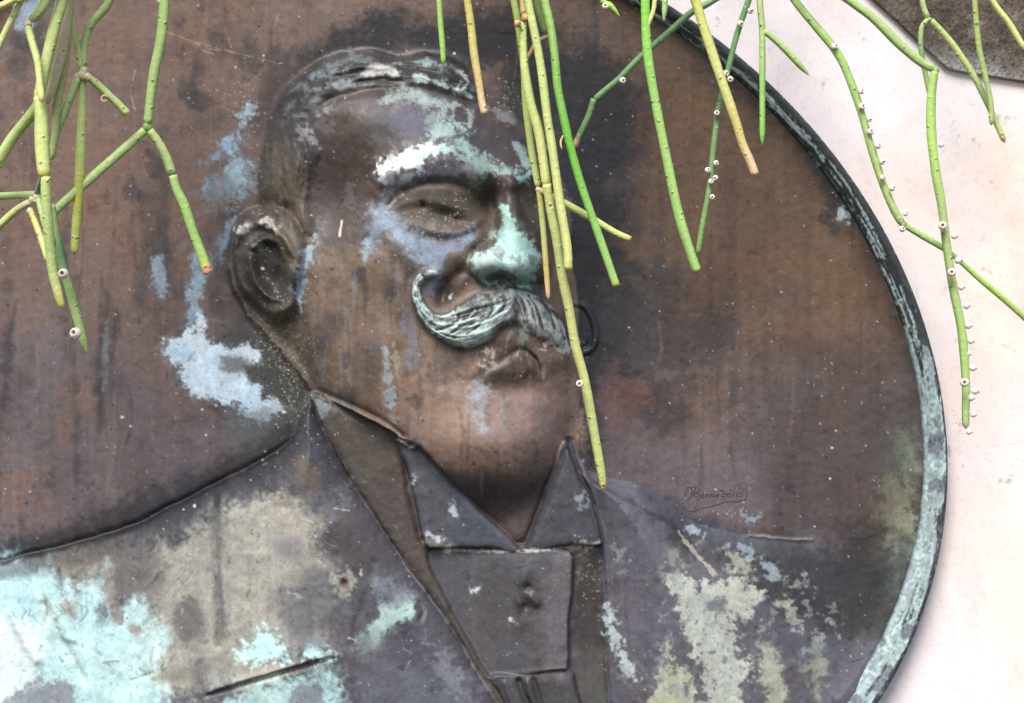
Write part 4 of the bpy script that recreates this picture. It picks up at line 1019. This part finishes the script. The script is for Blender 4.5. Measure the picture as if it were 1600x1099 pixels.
# rim: a swept moulding, sloping in to the field
def make_rim():
    th = np.concatenate([np.linspace(-1.75, 1.2, 1500), np.linspace(1.2, 2*math.pi-1.75, 260)[1:-1]])
    x, y, nx, ny = rim_outer(th); ang = np.arctan2(ny, nx); w = rim_width(ang)
    prof = [(-.25, -6), (.0, 4), (.03, 9), (.07, 14), (.12, 17.5)]+[(t, 17.5+15*math.sin((t-.12)/.73*math.pi/2)) for t in np.linspace(.16, .85, 20)]+[(.89, 32), (.93, 30.5), (.965, 27), (.99, 22), (1.0, 16), (1.0, 4), (1.0, -4), (1.0, -11.7)]
    K = len(prof); n = len(th)
    t = np.array([p[0] for p in prof]); hh = np.array([p[1] for p in prof])
    kx = .9895
    PX = x[:, None]-nx[:, None]*w[:, None]*(1-t)[None]; PY = y[:, None]-ny[:, None]*w[:, None]*(1-t)[None]
    k = np.interp(t, [0, 1], [.997, kx])
    PX = 800+(PX-800)*k; PY = 549.5+(PY-549.5)*k
    def samp(a):
        i = np.clip(np.searchsorted(YS, PY), 0, NY-1); j = np.clip(np.searchsorted(XS, PX), 0, NX-1); return a[i, j]
    r = np.random.default_rng(5)
    def arc_noise(step, seed, across):
        rr = np.random.default_rng(seed)
        s = np.cumsum(np.r_[0, np.hypot(np.diff(x), np.diff(y))])
        u = s/step; i = np.floor(u).astype(int); f = u-i; f = f*f*(3-2*f)
        Lt = rr.uniform(-1, 1, (i.max()+3, across+2))
        v = t*across; v = np.clip(v, 0, across-.001); j = np.floor(v).astype(int); g = v-j; g = g*g*(3-2*g)
        a = Lt[i][:, j]*(1-f)[:, None]+Lt[i+1][:, j]*f[:, None]; b2 = Lt[i][:, j+1]*(1-f)[:, None]+Lt[i+1][:, j+1]*f[:, None]
        return a*(1-g)+b2*g
    nz = .6*arc_noise(60, 1, 3)+.5*arc_noise(24, 2, 5)+.4*arc_noise(9, 3, 8)
    nf = arc_noise(4, 4, 14); nl = arc_noise(42, 6, 13)*.8+arc_noise(140, 7, 7)*.5+arc_noise(16, 11, 20)*.4
    hm = hh[None]+nz*.9+nf*.25
    hm[:, -3:] = hh[None, -3:]; 
    deg = np.degrees(ang)[:, None]+0*t[None]
    c = np.zeros((n, K, 3)); c[:] = lin((66, 70, 71)); ch = np.full((n, K), .15)
    def put(m, col, chalk):
        nonlocal c, ch
        m = np.clip(m, 0, 1)[..., None]; c = c*(1-m)+lin(col)*m; ch = ch*(1-m[..., 0])+chalk*m[..., 0]
    T = t[None]+0*deg
    low = sstep(-28, -5, deg)
    mint = sstep(.0, .5, nz*.45+nl*.95+nf*.25+.14+low*.45+.40*sstep(.75, .2, T)-1.2*sstep(.70, .98, T+.06*nz+(1-low)*.20)-.42*(1-low))
    put(mint*.9, (170, 188, 185), .8)
    put(mint*sstep(.0, .8, nf+nl)*.6, (206, 226, 224), .9)
    put(mint*sstep(.1, .8, nl-nf*.4)*.35, (150, 160, 170), .7)
    put(.75*low*sstep(.25, .5, arc_noise(34, 9, 3)*.9+.35*arc_noise(12, 10, 6)-.10+.2*sstep(35, 60, deg))*sstep(-25, 0, deg), (92, 94, 102), .3)
    put(.55*low*sstep(.2, .7, arc_noise(14, 12, 5)+.5*nf-.1), (126, 132, 142), .5)
    put(.8*sstep(.10, .02, T+.02*nz), (56, 56, 54), .2)
    put(.6*sstep(.16, .09, T)*sstep(.10, .14, T+.02*nf)*sstep(-.2, .4, nf+.2), (176, 196, 186), .8)
    put(.85*sstep(.86, .95, T+.03*nz+.02*nf), (60, 60, 68), .2)
    put(.7*sstep(.3, .8, nf)*sstep(.84, .9, T)*sstep(.98, .93, T), (150, 170, 176), .7)
    c = c*np.clip(1+.16*nf+.12*nz, .5, 1.5)[..., None]
    V = np.stack([(PX-800)*S, -hm*S, (549.5-PY)*S], -1).reshape(-1, 3)-base
    ii = np.arange(n*K).reshape(n, K); nxt = np.roll(ii, -1, 0)
    F = np.stack([ii[:, :-1], ii[:, 1:], nxt[:, 1:], nxt[:, :-1]], -1).reshape(-1, 4)
    o = mesh_np('rim', V, F[:, ::-1], M_BR, med, c.reshape(-1, 3)*ALB, ch.reshape(-1))
    o['label'] = 'raised sloping rim with mint green patina'
    return o
make_rim()

# engraved signature on the field
def strokes_mesh(name, strokes, rad, hoff, mat, parent):
    V, F = [], []
    for pts in strokes:
        c = spline(pts, 5)
        hs = []
        for (px, py) in c:
            i = min(np.searchsorted(YS, py), NY-1); j = min(np.searchsorted(XS, px), NX-1); hs.append(H[i, j])
        n = len(c); d = np.gradient(c, axis=0); d /= np.linalg.norm(d, axis=1, keepdims=True)+1e-9
        b0 = len(V)
        for q in range(n):
            r = rad*(.55+.45*math.sin(math.pi*min(1, max(.12, q/(n-1) if n > 1 else 0))))
            for (o_, e_) in ((-1, -.3), (-.5, .25), (.5, .25), (1, -.3)):
                px, py = c[q][0]-d[q][1]*r*o_, c[q][1]+d[q][0]*r*o_
                V.append(np.array(W(px, py, hs[q]+hoff+e_))-base)
            if q:
                for s_ in range(3): F.append([b0+(q-1)*4+s_, b0+(q-1)*4+s_+1, b0+q*4+s_+1, b0+q*4+s_])
    return mesh_np(name, np.array(V), np.array(F), mat, parent)
SIG = [P("1076,764 1072,770 1069,776 1067,781"), P("1080,761 1074,762 1071,765"), P("1078,762 1081,766 1080,773 1078,779 1074,782"), P("1080,764 1084,760 1087,764 1083,769 1079,771 1084,774 1091,777"),
       P("1086,761 1085,770 1083,777"), P("1085,762 1090,761 1092,765 1089,769 1086,770 1092,772 1094,777 1091,781 1086,780"),
       P("1097,776 1100,773 1098,771 1096,775 1098,778 1101,777"), P("1102,772 1103,778 1104,773 1107,772"), P("1108,772 1108,777 1110,773 1112,773 1112,777"), P("1116,772 1114,775 1116,777 1118,773 1118,777"),
       P("1120,772 1121,777 1122,773 1124,772"), P("1129,766 1124,766 1131,768 1134,772 1131,776 1128,775 1129,772 1133,771"), P("1136,774 1139,772 1137,771 1136,774 1138,777 1140,775"), P("1143,764 1141,774 1143,776"), P("1148,763 1145,774 1147,776"),
       P("1151,770 1151,775 1153,775"), P("1156,770 1155,775 1158,776 1161,773"), P("1153,764 1157,762 1160,764"), P("1160,764 1165,767 1167,773 1165,780 1158,783 1148,784 1136,784 1126,787 1114,791 1102,793 1092,796 1082,799 1072,798")]
sig = strokes_mesh('signature', SIG, .8, .35, M_CUT, field); sig['label'] = "artist's signature engraved in cursive with a flourish"
# ---------------------------------------------------------------- hanging mistletoe-cactus strands
prnd = random.Random(21)
YG, YG2, GR, GRD, GRP, TAN_, ORG = (208, 208, 132), (192, 200, 126), (160, 194, 112), (108, 138, 94), (166, 184, 118), (224, 206, 172), (226, 178, 138)
def tube(name, pts, z, cols, parent, sides=14, end='round', tip=None, ribs=5):
    """pts: list of (x, y, r) in plaque units as sighted; z: metres in front of the plaque (start, end)"""
    arr = np.array(pts, float)
    if arr[0, 1] < -30:       # the strand goes on up to the plant above the picture
        dx, dy = arr[0, :2]-arr[1, :2]; e = np.array([arr[0, 0]+np.clip(dx/max(abs(dy), 1), -.5, .5)*330, arr[0, 1]-330, arr[0, 2]])
        arr = np.vstack([e, arr])
    c = spline(arr, 7)
    n = len(c)
    s = np.r_[0, np.cumsum(np.hypot(*np.diff(c[:, :2], axis=0).T))]; L = s[-1]; s = s/L
    m = max(8, int(L/5)); si = np.linspace(0, 1, m)
    cx, cy, cr = (np.interp(si, s, c[:, k]) for k in range(3))
    zz = np.interp(si, np.linspace(0, 1, len(z)), z)
    pos = [Rv(cx[i], cy[i], zz[i]) for i in range(m)]
    ph = prnd.uniform(0, 6.28); lob = [prnd.uniform(-1, 1) for _ in range(m+4)]
    cl = [lin(q) for q in cols]; cpos = np.linspace(0, 1, len(cl))
    V, F, CC = [], [], []
    up = Vector((0, -1, 0))
    for i in range(m):
        d = (pos[min(i+1, m-1)]-pos[max(i-1, 0)]).normalized()
        a = d.cross(up).normalized(); b = a.cross(d).normalized()
        k = (CAM_D-zz[i])/CAM_D
        r = 1.0*cr[i]*S*k*(1+.012*lob[i]+.02*math.sin(i*.35+ph)+.02*math.sin(i*.13+2*ph))
        e = (1-si[i])*L/max(cr[i], .1)
        if end == 'round' and e < 1.2: r *= math.sqrt(max(0.06, 1-(1-e/1.2)**2))
        if end == 'point' and e < 4: r *= max(.12, (e/4)**.6)
        col = np.array([np.interp(si[i], cpos, [q[j] for q in cl]) for j in range(3)])
        if tip is not None and (1-si[i])*L < tip[1]: 
            f = min(1, (tip[1]-(1-si[i])*L)/max(4, tip[1]*.35)); col = col*(1-f)+lin(tip[0])*f
        col = col*(1+.05*lob[i])*.97
        for q in range(sides):
            an = 2*math.pi*q/sides+.012*i
            rr = r*(.94+.13*abs(math.cos(.5*ribs*an+ph+.02*i))**1.5)
            V.append(pos[i]+a*(math.cos(an)*rr)+b*(math.sin(an)*rr)); CC.append(col)
    for i in range(m-1):
        for q in range(sides):
            F.append([i*sides+q, i*sides+(q+1) % sides, (i+1)*sides+(q+1) % sides, (i+1)*sides+q])
    # caps
    for i, sg in ((0, -1), (m-1, 1)):
        d = (pos[min(i+1, m-1)]-pos[max(i-1, 0)]).normalized()
        V.append(pos[i]+d*sg*cr[i]*S*.12); CC.append(CC[i*sides]*(1.25 if (end == 'cut' and sg > 0) else 1))
        t = len(V)-1
        for q in range(0, sides):
            p, p2 = i*sides+q, i*sides+(q+1) % sides
            F.append([t, p2, p, p] if sg < 0 else [t, p, p2, p2])
    me = bpy.data.meshes.new(name)
    base_ = parent.location
    me.from_pydata([tuple(v-base_) for v in V], [], [tuple(dict.fromkeys(f)) for f in F]); me.update()
    a = me.attributes.new('patina', 'FLOAT_COLOR', 'POINT'); a.data.foreach_set('color', np.concatenate([np.array(CC), np.ones((len(CC), 1))], 1).astype(np.float32).ravel())
    me.polygons.foreach_set('use_smooth', np.ones(len(me.polygons), bool)); me.materials.append(M_STEM)
    o = bpy.data.objects.new(name, me); C.objects.link(o); o.parent = parent
    return o
def lump(name, x, y, r, z, col, parent, seed=0):
    """corky joint"""
    bm = bmesh.new(); bmesh.ops.create_icosphere(bm, subdivisions=2, radius=1)
    rr = random.Random(seed); off = Rv(x, y, z)-parent.location; k = r*S*(CAM_D-z)/CAM_D
    for v in bm.verts: v.co = off+v.co*k*rr.uniform(.82, 1.16)
    me = bpy.data.meshes.new(name); bm.to_mesh(me); bm.free()
    a = me.attributes.new('patina', 'FLOAT_COLOR', 'POINT'); n = len(me.vertices)
    cc = lin(col)*.85; a.data.foreach_set('color', np.concatenate([np.repeat([cc], n, 0)*np.array([[rr.uniform(.75, 1.15)] for _ in range(n)]), np.ones((n, 1))], 1).astype(np.float32).ravel())
    me.polygons.foreach_set('use_smooth', np.ones(len(me.polygons), bool)); me.materials.append(M_STEM)
    o = bpy.data.objects.new(name, me); C.objects.link(o); o.parent = parent; return o
def berry_mesh():
    prof = [(0, .50), (.22, .52), (.34, .72), (.46, .90), (.55, .86), (.80, .58), (.97, .15), (.96, -.25), (.75, -.66), (.42, -.90), (0, -.97)]
    V, F, CC = [], [], []; n = 14
    for i, (r, h) in enumerate(prof):
        dark = [.10, .14, .55, .95, 1, 1, 1, 1, .97, .93, .9][i]
        for q in range(n):
            V.append((r*math.cos(2*math.pi*q/n), r*math.sin(2*math.pi*q/n), h)); CC.append(lin((228, 210, 198))*dark*np.array([1, .97+.03*dark, .93+.07*dark]))
    for i in range(len(prof)-1):
        for q in range(n): F.append((i*n+q, (i+1)*n+q, (i+1)*n+(q+1) % n, i*n+(q+1) % n))
    me = bpy.data.meshes.new('berry'); me.from_pydata(V, [], F); me.update()
    a = me.attributes.new('patina', 'FLOAT_COLOR', 'POINT'); a.data.foreach_set('color', np.concatenate([np.array(CC), np.ones((len(CC), 1))], 1).astype(np.float32).ravel())
    me.polygons.foreach_set('use_smooth', np.ones(len(me.polygons), bool)); me.materials.append(M_BER)
    return me
BERRY = berry_mesh()
def remnant_mesh():
    V = [(0, 0, .8), (.22, 0, .9), (-.12, .2, .9), (-.12, -.2, .9), (.2, .1, 1.15), (.05, .16, 1.2), (.05, -.05, 1.15), (.3, .05, 1.4)]
    F = [(1, 2, 5, 4), (2, 3, 6, 5), (3, 1, 4, 6), (4, 5, 7), (5, 6, 7), (6, 4, 7), (0, 2, 1), (0, 3, 2), (0, 1, 3)]
    me = bpy.data.meshes.new('flower_remnant'); me.from_pydata(V, [], F); me.update(); me.materials.append(M_DRY); return me
REMN = remnant_mesh()
def berry(parent, x, y, r, z, face, remn=False):
    o = bpy.data.objects.new('berry', BERRY); C.objects.link(o); o.parent = parent
    o.location = Rv(x, y, z)-parent.location
    r *= prnd.uniform(.85, 1.1); k = r*S*(CAM_D-z)/CAM_D; o.scale = (k, k, k*.95)
    o.rotation_euler = Vector(face).normalized().to_track_quat('Z', 'X').to_euler()
    if remn:
        q = bpy.data.objects.new('flower_remnant', REMN); C.objects.link(q); q.parent = o; q.rotation_euler.z = prnd.uniform(0, 6)
    return o
GROUP = 'hanging strands of the cactus plant'
def strand(label, top, z):
    o = empty('cactus_strand', Rv(top[0], top[1], z)); tag(o, label, 'plant stem', GROUP); return o
def T(s): return [tuple(float(v) for v in q.split(',')) for q in s.split()]
def seg(par, s, z, cols, **kw): return tube('stem_segment', T(s), z if isinstance(z, (list, tuple)) else [z, z], cols, par, **kw)
CAMF = (0, -1, 0)
# --- left clump
s = strand('thin pale green strand crossing the top left corner of the photo', (60, -60), .17)
seg(s, "75,-90,5 33,0,5 12,42,5 -6,82,5", .17, [GRP, YG2]); seg(s, "60,-40,6 20,0,6 -20,18,6", .175, [YG2, YG])
s = strand('green strand with a corky elbow, bent near the top left corner', (100, -60), .165)
seg(s, "112,-90,8 72,0,8 60,20,7.5 46,34,7", .165, [GRP, GRP]); lump('joint', 43, 37, 7.5, .165, TAN_, s, 1)
seg(s, "43,40,5.5 51,69,5.5 59,99,5.5 63,136,5.5 66,160,5", [.165, .168], [YG2, YG], tip=None)
s = strand('thick pale green strand hanging lowest in the left clump, with a broad blunt upper segment', (110, -60), .155)
seg(s, "118,-90,9 97,0,9 81,60,9 66,126,9 60,160,8.5", [.155, .158], [GRP, YG2])
seg(s, "61,152,8.5 65,180,10.5 66,225,11 69,268,10.5 72,280,9", [.160, .160], [YG2, YG2, YG], tip=((206, 196, 104), 16))
seg(s, "72,276,7.5 72,300,8 75,354,8.2 82,420,7.5 90,455,6.5 98,483,5", [.160, .150], [YG2, GRP, YG], tip=((196, 190, 110), 30))
s = strand('corky brown strand slanting down to the left edge of the photo', (108, -60), .15)
seg(s, "112,-90,8 104,20,8 99,57,9 90,99,9.5 75,144,10 64,162,9", [.15, .145], [(170, 170, 120), (206, 188, 150), (210, 190, 152)])
seg(s, "66,158,9 51,177,9 18,219,8.5 -10,268,8", [.145, .135], [(150, 158, 86), GRP, YG2])
s = strand('knobbly olive strand half hidden behind the thick pale one at left', (108, -60), .14)
seg(s, "118,-90,7 108,0,7 105,45,8 98,110,8 88,168,7 86,210,6 80,250,5", [.14, .138], [(120, 150, 70), (140, 150, 80), (186, 164, 114), GRP])
s = strand('forked strand with a corky joint and a short cut side branch at left', (140, -60), .13)
seg(s, "96,-90,6 105,0,6.5 112,45,6.5 123,81,6.5 127,110,6", [.13, .13], [GRP, YG2])
seg(s, "205,-90,6 172,0,6.5 144,36,6.5 132,69,6.5 130,108,6", [.127, .13], [GRP, GRP])
for dx, dy, r in ((0, 0, 9), (8, 3, 7.5), (-8, 3, 7), (2, -7, 7)): lump('joint', 129+dx, 118+dy, r, .13, (216, 202, 166), s, int(dx+9))
seg(s, "136,120,5.5 150,130,6 168,147,6 184,162,6 199,178,6.5", [.13, .125], [(160, 168, 96), GRP, GRP], end='cut', tip=((196, 214, 130), 6))
seg(s, "129,125,6 128,180,6.5 126,228,7 124,285,7.2 121,330,7 116,398,6.5", [.128, .115], [GRP, YG2, (190, 190, 84), YG2], tip=((190, 196, 110), 24))
seg(s, "122,122,6 102,171,6.5 87,210,6.5 80,250,5.5", [.13, .135], [GRP, GRP])
ring = [(163+5*math.cos(a), 154+5*math.sin(a), 1.4) for a in np.linspace(.5, 6, 9)]; tube('dried_tendril', ring, [.131, .131], [(200, 170, 140)], s, sides=6)
s = strand('long green strand forking into two branches, the right one ending in an orange tip', (270, -60), .12)
seg(s, "268,-90,7.5 258,0,7.5 252,60,8 240,120,8 231,196,7.5", [.12, .11], [GR, GR, GRP], ribs=3); lump('joint', 230, 200, 8, .11, (132, 168, 92), s, 5)
seg(s, "226,204,6.5 200,228,7 132,288,7 84,332,7 70,352,6", [.11, .125], [GRP, GRP, GRP])
seg(s, "234,204,6.5 247,222,7 260,246,7.2 270,276,7", [.11, .105], [GRP, GRP]); 
seg(s, "270,274,6.5 276,296,7 288,322,7.4 302,364,7.4 318,406,7.4 325,428,7", [.105, .095], [GRP, GR, GR, GR, (214, 214, 90)], tip=((226, 160, 126), 15), end='cut')
s = strand('short green strands meeting in a corky knot at the left edge', (0, 306), .12)
seg(s, "-30,310,6 0,307,6 40,305,6 60,304,5.5", [.11, .12], [GRD, GRP]); lump('joint', 59, 308, 7.5, .12, TAN_, s, 8); lump('joint', 50, 312, 6, .12, TAN_, s, 9)
seg(s, "58,304,5 62,290,5 70,268,5", [.12, .135], [(120, 140, 110), (120, 140, 110)])
seg(s, "56,312,5 30,325,5.5 0,352,6 -20,372,6", [.12, .11], [TAN_, YG2, GRP])
lump('joint', 47, 330, 5.5, .122, TAN_, s, 10)
seg(s, "47,328,4.5 54,345,5 66,378,5 76,410,4.5", [.122, .13], [(190, 176, 104), YG, YG2])
seg(s, "60,312,4.5 70,350,4.5 84,380,5", [.122, .13], [GRP, GRP])
s = strand('dark green pointed strand with two white berries, hanging lowest at left', (84, 340), .13)
seg(s, "80,320,6 90,378,7 99,420,7.5 108,450,7.5 120,495,7.2 131,535,6 137,554,4", [.13, .115], [GRP, GRD, GRP, GR], end='point', tip=((182, 190, 96), 16))
berry(s, 99, 428, 9, .135, (-.1, -1, .1)); berry(s, 118, 521, 9, .128, (-.3, -1, .2))
# --- centre
s = strand('short straight green strand, leftmost of those over the forehead', (680, -60), .10)
seg(s, "680,-90,4.5 686,0,4.5 688,34,4.5 691,68,4.5 693,101,4", .10, [GRP, (150, 186, 96)])
s = strand('yellowing strand with a tan tip and a dark ring, ending on the forehead', (722, -60), .105)
seg(s, "716,-90,5.5 730,0,5.5 736,41,6 741,86,6 748,127,5.8 753,159,5.6 757,178,5.5", [.105, .09], [YG2, YG, (196, 184, 96), (218, 190, 140)], tip=((222, 190, 146), 50), end='cut')
s = strand('olive strand with a corky joint, branching across the nose to the right', (798, -60), .095)
seg(s, "786,-90,5.5 803,0,5.8 809,34,5.8 817,86,6 819,118,5.6 822,170,5.6 831,240,5.4 841,294,5", [.095, .085], [YG2, YG2, (150, 168, 84), YG2]); lump('joint', 842, 297, 5.5, .085, TAN_, s, 12)
seg(s, "842,298,4.4 848,350,4.4 852,400,4.4 855,440,4 857,468,3", [.085, .08], [(196, 186, 100), YG2, (200, 184, 104), (212, 176, 110)], tip=((218, 186, 140), 34))
seg(s, "844,297,4.5 862,307,5 883,318,5.4 922,340,5.6 960,363,5.4 985,374,4.8", [.086, .08], [(206, 184, 100), YG, YG2, YG], tip=((206, 196, 110), 14), end='cut')
s = strand('longest central strand, running past the moustache to the right collar', (820, -40), .11)
seg(s, "812,-90,6 818,0,6 819,26,6", [.11, .11], [YG2, (190, 170, 110)]); lump('joint', 821, 28, 7, .112, (218, 170, 116), s, 14); lump('joint', 809, 37, 6, .114, (226, 176, 130), s, 15)
seg(s, "817,34,6 818,70,6 820,107,6.5 829,160,7 843,213,7 854,292,7", [.110, .105], [YG2, YG2, YG], ribs=4)
seg(s, "854,288,7 862,335,7.2 870,375,7 878,430,6.8 889,482,7 899,540,7 912,588,7 922,640,7 933,702,7 941,748,6 942,767,3.5", [.105, .07], [YG, YG2, YG, YG, YG2, YG], tip=((206, 176, 100), 16), ribs=4)
berry(s, 906, 600, 6.5, .092, (-.15, -1, .05))
s = strand('blunt ended light green strand beside the bridge of the nose', (820, -60), .118)
seg(s, "810,-90,6.3 825,0,6.3 834,45,6.5 841,80,6.5 848,125,6.5 855,182,6.5 864,239,6.6 875,318,6.6 886,384,6.6 888,421,6.2", [.118, .11], [GRP, YG2, YG2, YG], end='cut', tip=((200, 200, 100), 10), ribs=4)
s = strand('dark strand with a dry brown side twig behind the central strands', (830, -60), .085)
seg(s, "828,-90,6 839,0,6 846,30,6 853,54,5", [.085, .085], [GRD, (120, 140, 76)]); seg(s, "857,57,3.5 840,65,3.8 830,80,3.4 821,98,3", [.085, .088], [(168, 140, 110), (150, 124, 90)])
s = strand('vivid green strand right of the nose, ending level with the moustache', (846, -60), .12)
seg(s, "834,-90,6.2 851,0,6.2 861,45,6.4 867,91,6.4 871,136,6.4 878,172,6.4 887,214,6.4 898,256,6.4 910,296,6.4 934,364,6.2 963,447,5.8", [.12, .095], [GRP, GR, GR, (112, 180, 64), GR], tip=((170, 190, 90), 14), end='cut', ribs=3)
seg(s, "880,212,1.2 876,222,1.6 878,234,1.2", [.11, .11], [(206, 190, 130)])
s = strand('dark green elbowed strand with one berry, pointing down left beside the forehead', (1130, -30), .075)
seg(s, "1190,-60,5 1115,0,5 1080,20,5 1038,57,5 1000,90,5 968,123,5 945,142,5 928,157,5", [.075, .07], [GRD, GRD, GRD, (96, 136, 84)])
seg(s, "928,155,5 921,178,5 913,196,5 902,219,4.8 897,231,4", [.07, .065], [GRD, (96, 134, 80)], tip=((206, 162, 128), 18), end='cut'); berry(s, 973, 126, 5.2, .078, (.3, -1, -.1))
s = strand('small pointed stem tip with a berry at the top edge, right of centre', (935, -30), .09)
seg(s, "925,-50,5 941,0,5 952,8,5 962,18,4.5 968,26,3", .09, [GRP, (160, 196, 90)], end='point'); berry(s, 946, 10, 6, .095, (-.1, -1, .2))
# --- right
s = strand('long bright green strand over the bare brown field, ending in a blunt cut', (1008, -60), .11)
seg(s, "1008,-90,6.5 1008,0,6.8 1011,76,7 1023,153,7 1042,248,7.2 1061,336,7.4 1080,398,7.4 1089,423,7.4", [.11, .09], [GR, GR, (138, 196, 84), GR, GR], end='cut', tip=((190, 214, 130), 4), ribs=3)
seg(s, "1026,-60,3.5 1023,0,3.5 1019,23,3.5 1005,52,4", [.10, .10], [GRP, YG])
s = strand('short green stem tip hanging at the top edge over the medallion rim', (1038, -50), .10)
seg(s, "1040,-90,4.5 1039,0,4.5 1037,34,4", .10, [GRP, GRP], end='point')
s = strand('slender dark green strand with a cluster of pale berries over the brown field', (1190, -60), .07)
seg(s, "1200,-90,4.6 1170,0,4.6 1153,50,4.6 1138,107,4.6 1124,164,4.6 1115,229,4.8 1109,290,4.8 1099,344,4.8 1090,398,4.2", [.07, .075], [GRD, GRD, (84, 132, 70), GRD, (120, 150, 84)])
for x, y in ((1157, 37), (1134, 115), (1141, 124), (1120, 177), (1119, 255), (1106, 266), (1118, 278), (1111, 284), (1113, 308), (1173, 17)): berry(s, x, y, 5, .078, (prnd.uniform(-.5, .5), -1, prnd.uniform(-.5, .5)))
s = strand('yellow strand fading to a tan tip, crossing the upper right rim', (1075, -60), .10)
seg(s, "1054,-90,7 1086,0,7.4 1099,42,7.6 1118,99,7.4 1134,145,7.2 1151,195,7 1160,225,6.6 1172,252,6.4 1180,273,6.6", [.10, .085], [YG2, YG, (190, 190, 90), YG, (206, 178, 104)], tip=((220, 188, 146), 60), end='cut')
s = strand('thin straight green strand with one short side branch over the rim', (1185, -60), .085)
seg(s, "1182,-90,4.6 1187,0,4.8 1191,50,4.8 1191,134,4.6 1191,226,4", .085, [GRP, GR, GRP, (132, 184, 84)], end='point')
seg(s, "1193,48,4.4 1210,62,4.6 1229,80,4.8 1248,100,4.6 1264,118,3.5", [.085, .08], [GR, GR], end='point')
s = strand('green strand studded with berries along its right side, in front of the marble', (1215, -60), .06)
seg(s, "1180,-90,6 1241,0,6 1275,42,6.2 1306,80,6.2 1325,118,6.2 1344,172,6 1363,237,6 1382,294,6 1400,334,6 1412,352,5.5", [.06, .055], [GRP, GRP, GR, GRP]); lump('joint', 1412, 352, 6, .055, (150, 180, 110), s, 30)
seg(s, "1413,352,4.6 1440,368,4.8 1474,388,4.4 1492,401,4 1533,438,4.4 1577,475,4.8 1612,506,5", [.055, .04], [GR, GR, (160, 200, 90), GRP])
for x, y in ((1347, 167), (1359, 187), (1360, 206), (1372, 228), (1379, 253), (1379, 278), (1394, 294), (1415, 334), (1410, 358), (1346, 143), (1304, 73)): berry(s, x, y, 5.2, .06, (prnd.uniform(0, 1), -1, prnd.uniform(-.4, .4)))
s = strand('thick green strand lined with many berries, bent at a joint in front of the marble', (1290, -50), .075)
seg(s, "1215,-90,6.5 1327,0,6.8 1367,31,6.8 1405,69,6.8 1440,98,6.6 1462,109,6", [.075, .07], [GRP, GR, GRP]); lump('joint', 1461, 110, 6.5, .07, (160, 190, 110), s, 31)
seg(s, "1460,112,6.5 1455,153,7 1455,205,7.4 1462,267,7 1471,318,6.8 1478,373,6.8 1489,446,6.8 1503,518,6.8 1509,591,6.6 1509,640,6 1509,670,5", [.07, .06], [GR, (176, 208, 110), GRP, GRP, GR, GRP])
for x, y, r in ((1473, 353, 6.6), (1491, 369, 6), (1497, 407, 6), (1487, 426, 6.4), (1502, 449, 6), (1510, 478, 5.6), (1513, 509, 6), (1517, 533, 6), (1510, 553, 6.2), (1520, 575, 6), (1507, 598, 7.2), (1523, 611, 6), (1517, 622, 6), (1521, 648, 5.6), (1514, 675, 5.5), (1470, 227, 5)):
    fr = x-np.interp(y, [200, 373, 446, 518, 591, 670], [1455, 1478, 1489, 1503, 1509, 1509]) < 4
    berry(s, x, y, r, .072 if fr else .062, (-.2, -1, .1) if fr else (1, -.35, -.25), remn=not fr)
s = strand('thin wiry strand forking below the dark stone block', (1440, -60), .05)
seg(s, "1432,-90,4.2 1441,0,4.2 1451,30,4.4", .05, [GRD, GRP]); lump('joint', 1452, 31, 4.6, .05, (150, 176, 110), s, 33)
seg(s, "1450,31,3.8 1440,44,4 1439,76,4 1446,115,4 1453,150,3.6", [.05, .052], [GRP, GRD, GRP]); 
seg(s, "1455,32,4.4 1470,48,4.8 1493,76,5 1523,122,5 1546,168,4.8 1560,200,4.6 1570,223,3.8", [.05, .045], [GRP, YG2, GRP, YG2], tip=((190, 170, 110), 14))
s = strand('thin speckled strand hanging straight down across the dark stone block', (1522, -60), .055)
seg(s, "1518,-90,4 1523,0,4.2 1529,69,4.4 1539,118,4.2 1548,160,4.2 1549,196,3.6", .055, [YG2, (150, 160, 80), GRP])
s = strand('short yellow green strand at the top right corner of the photo', (1530, -60), .06)
seg(s, "1500,-90,4.4 1550,0,4.6 1573,31,4.8 1590,58,4.6 1602,78,4", .06, [YG2, YG])
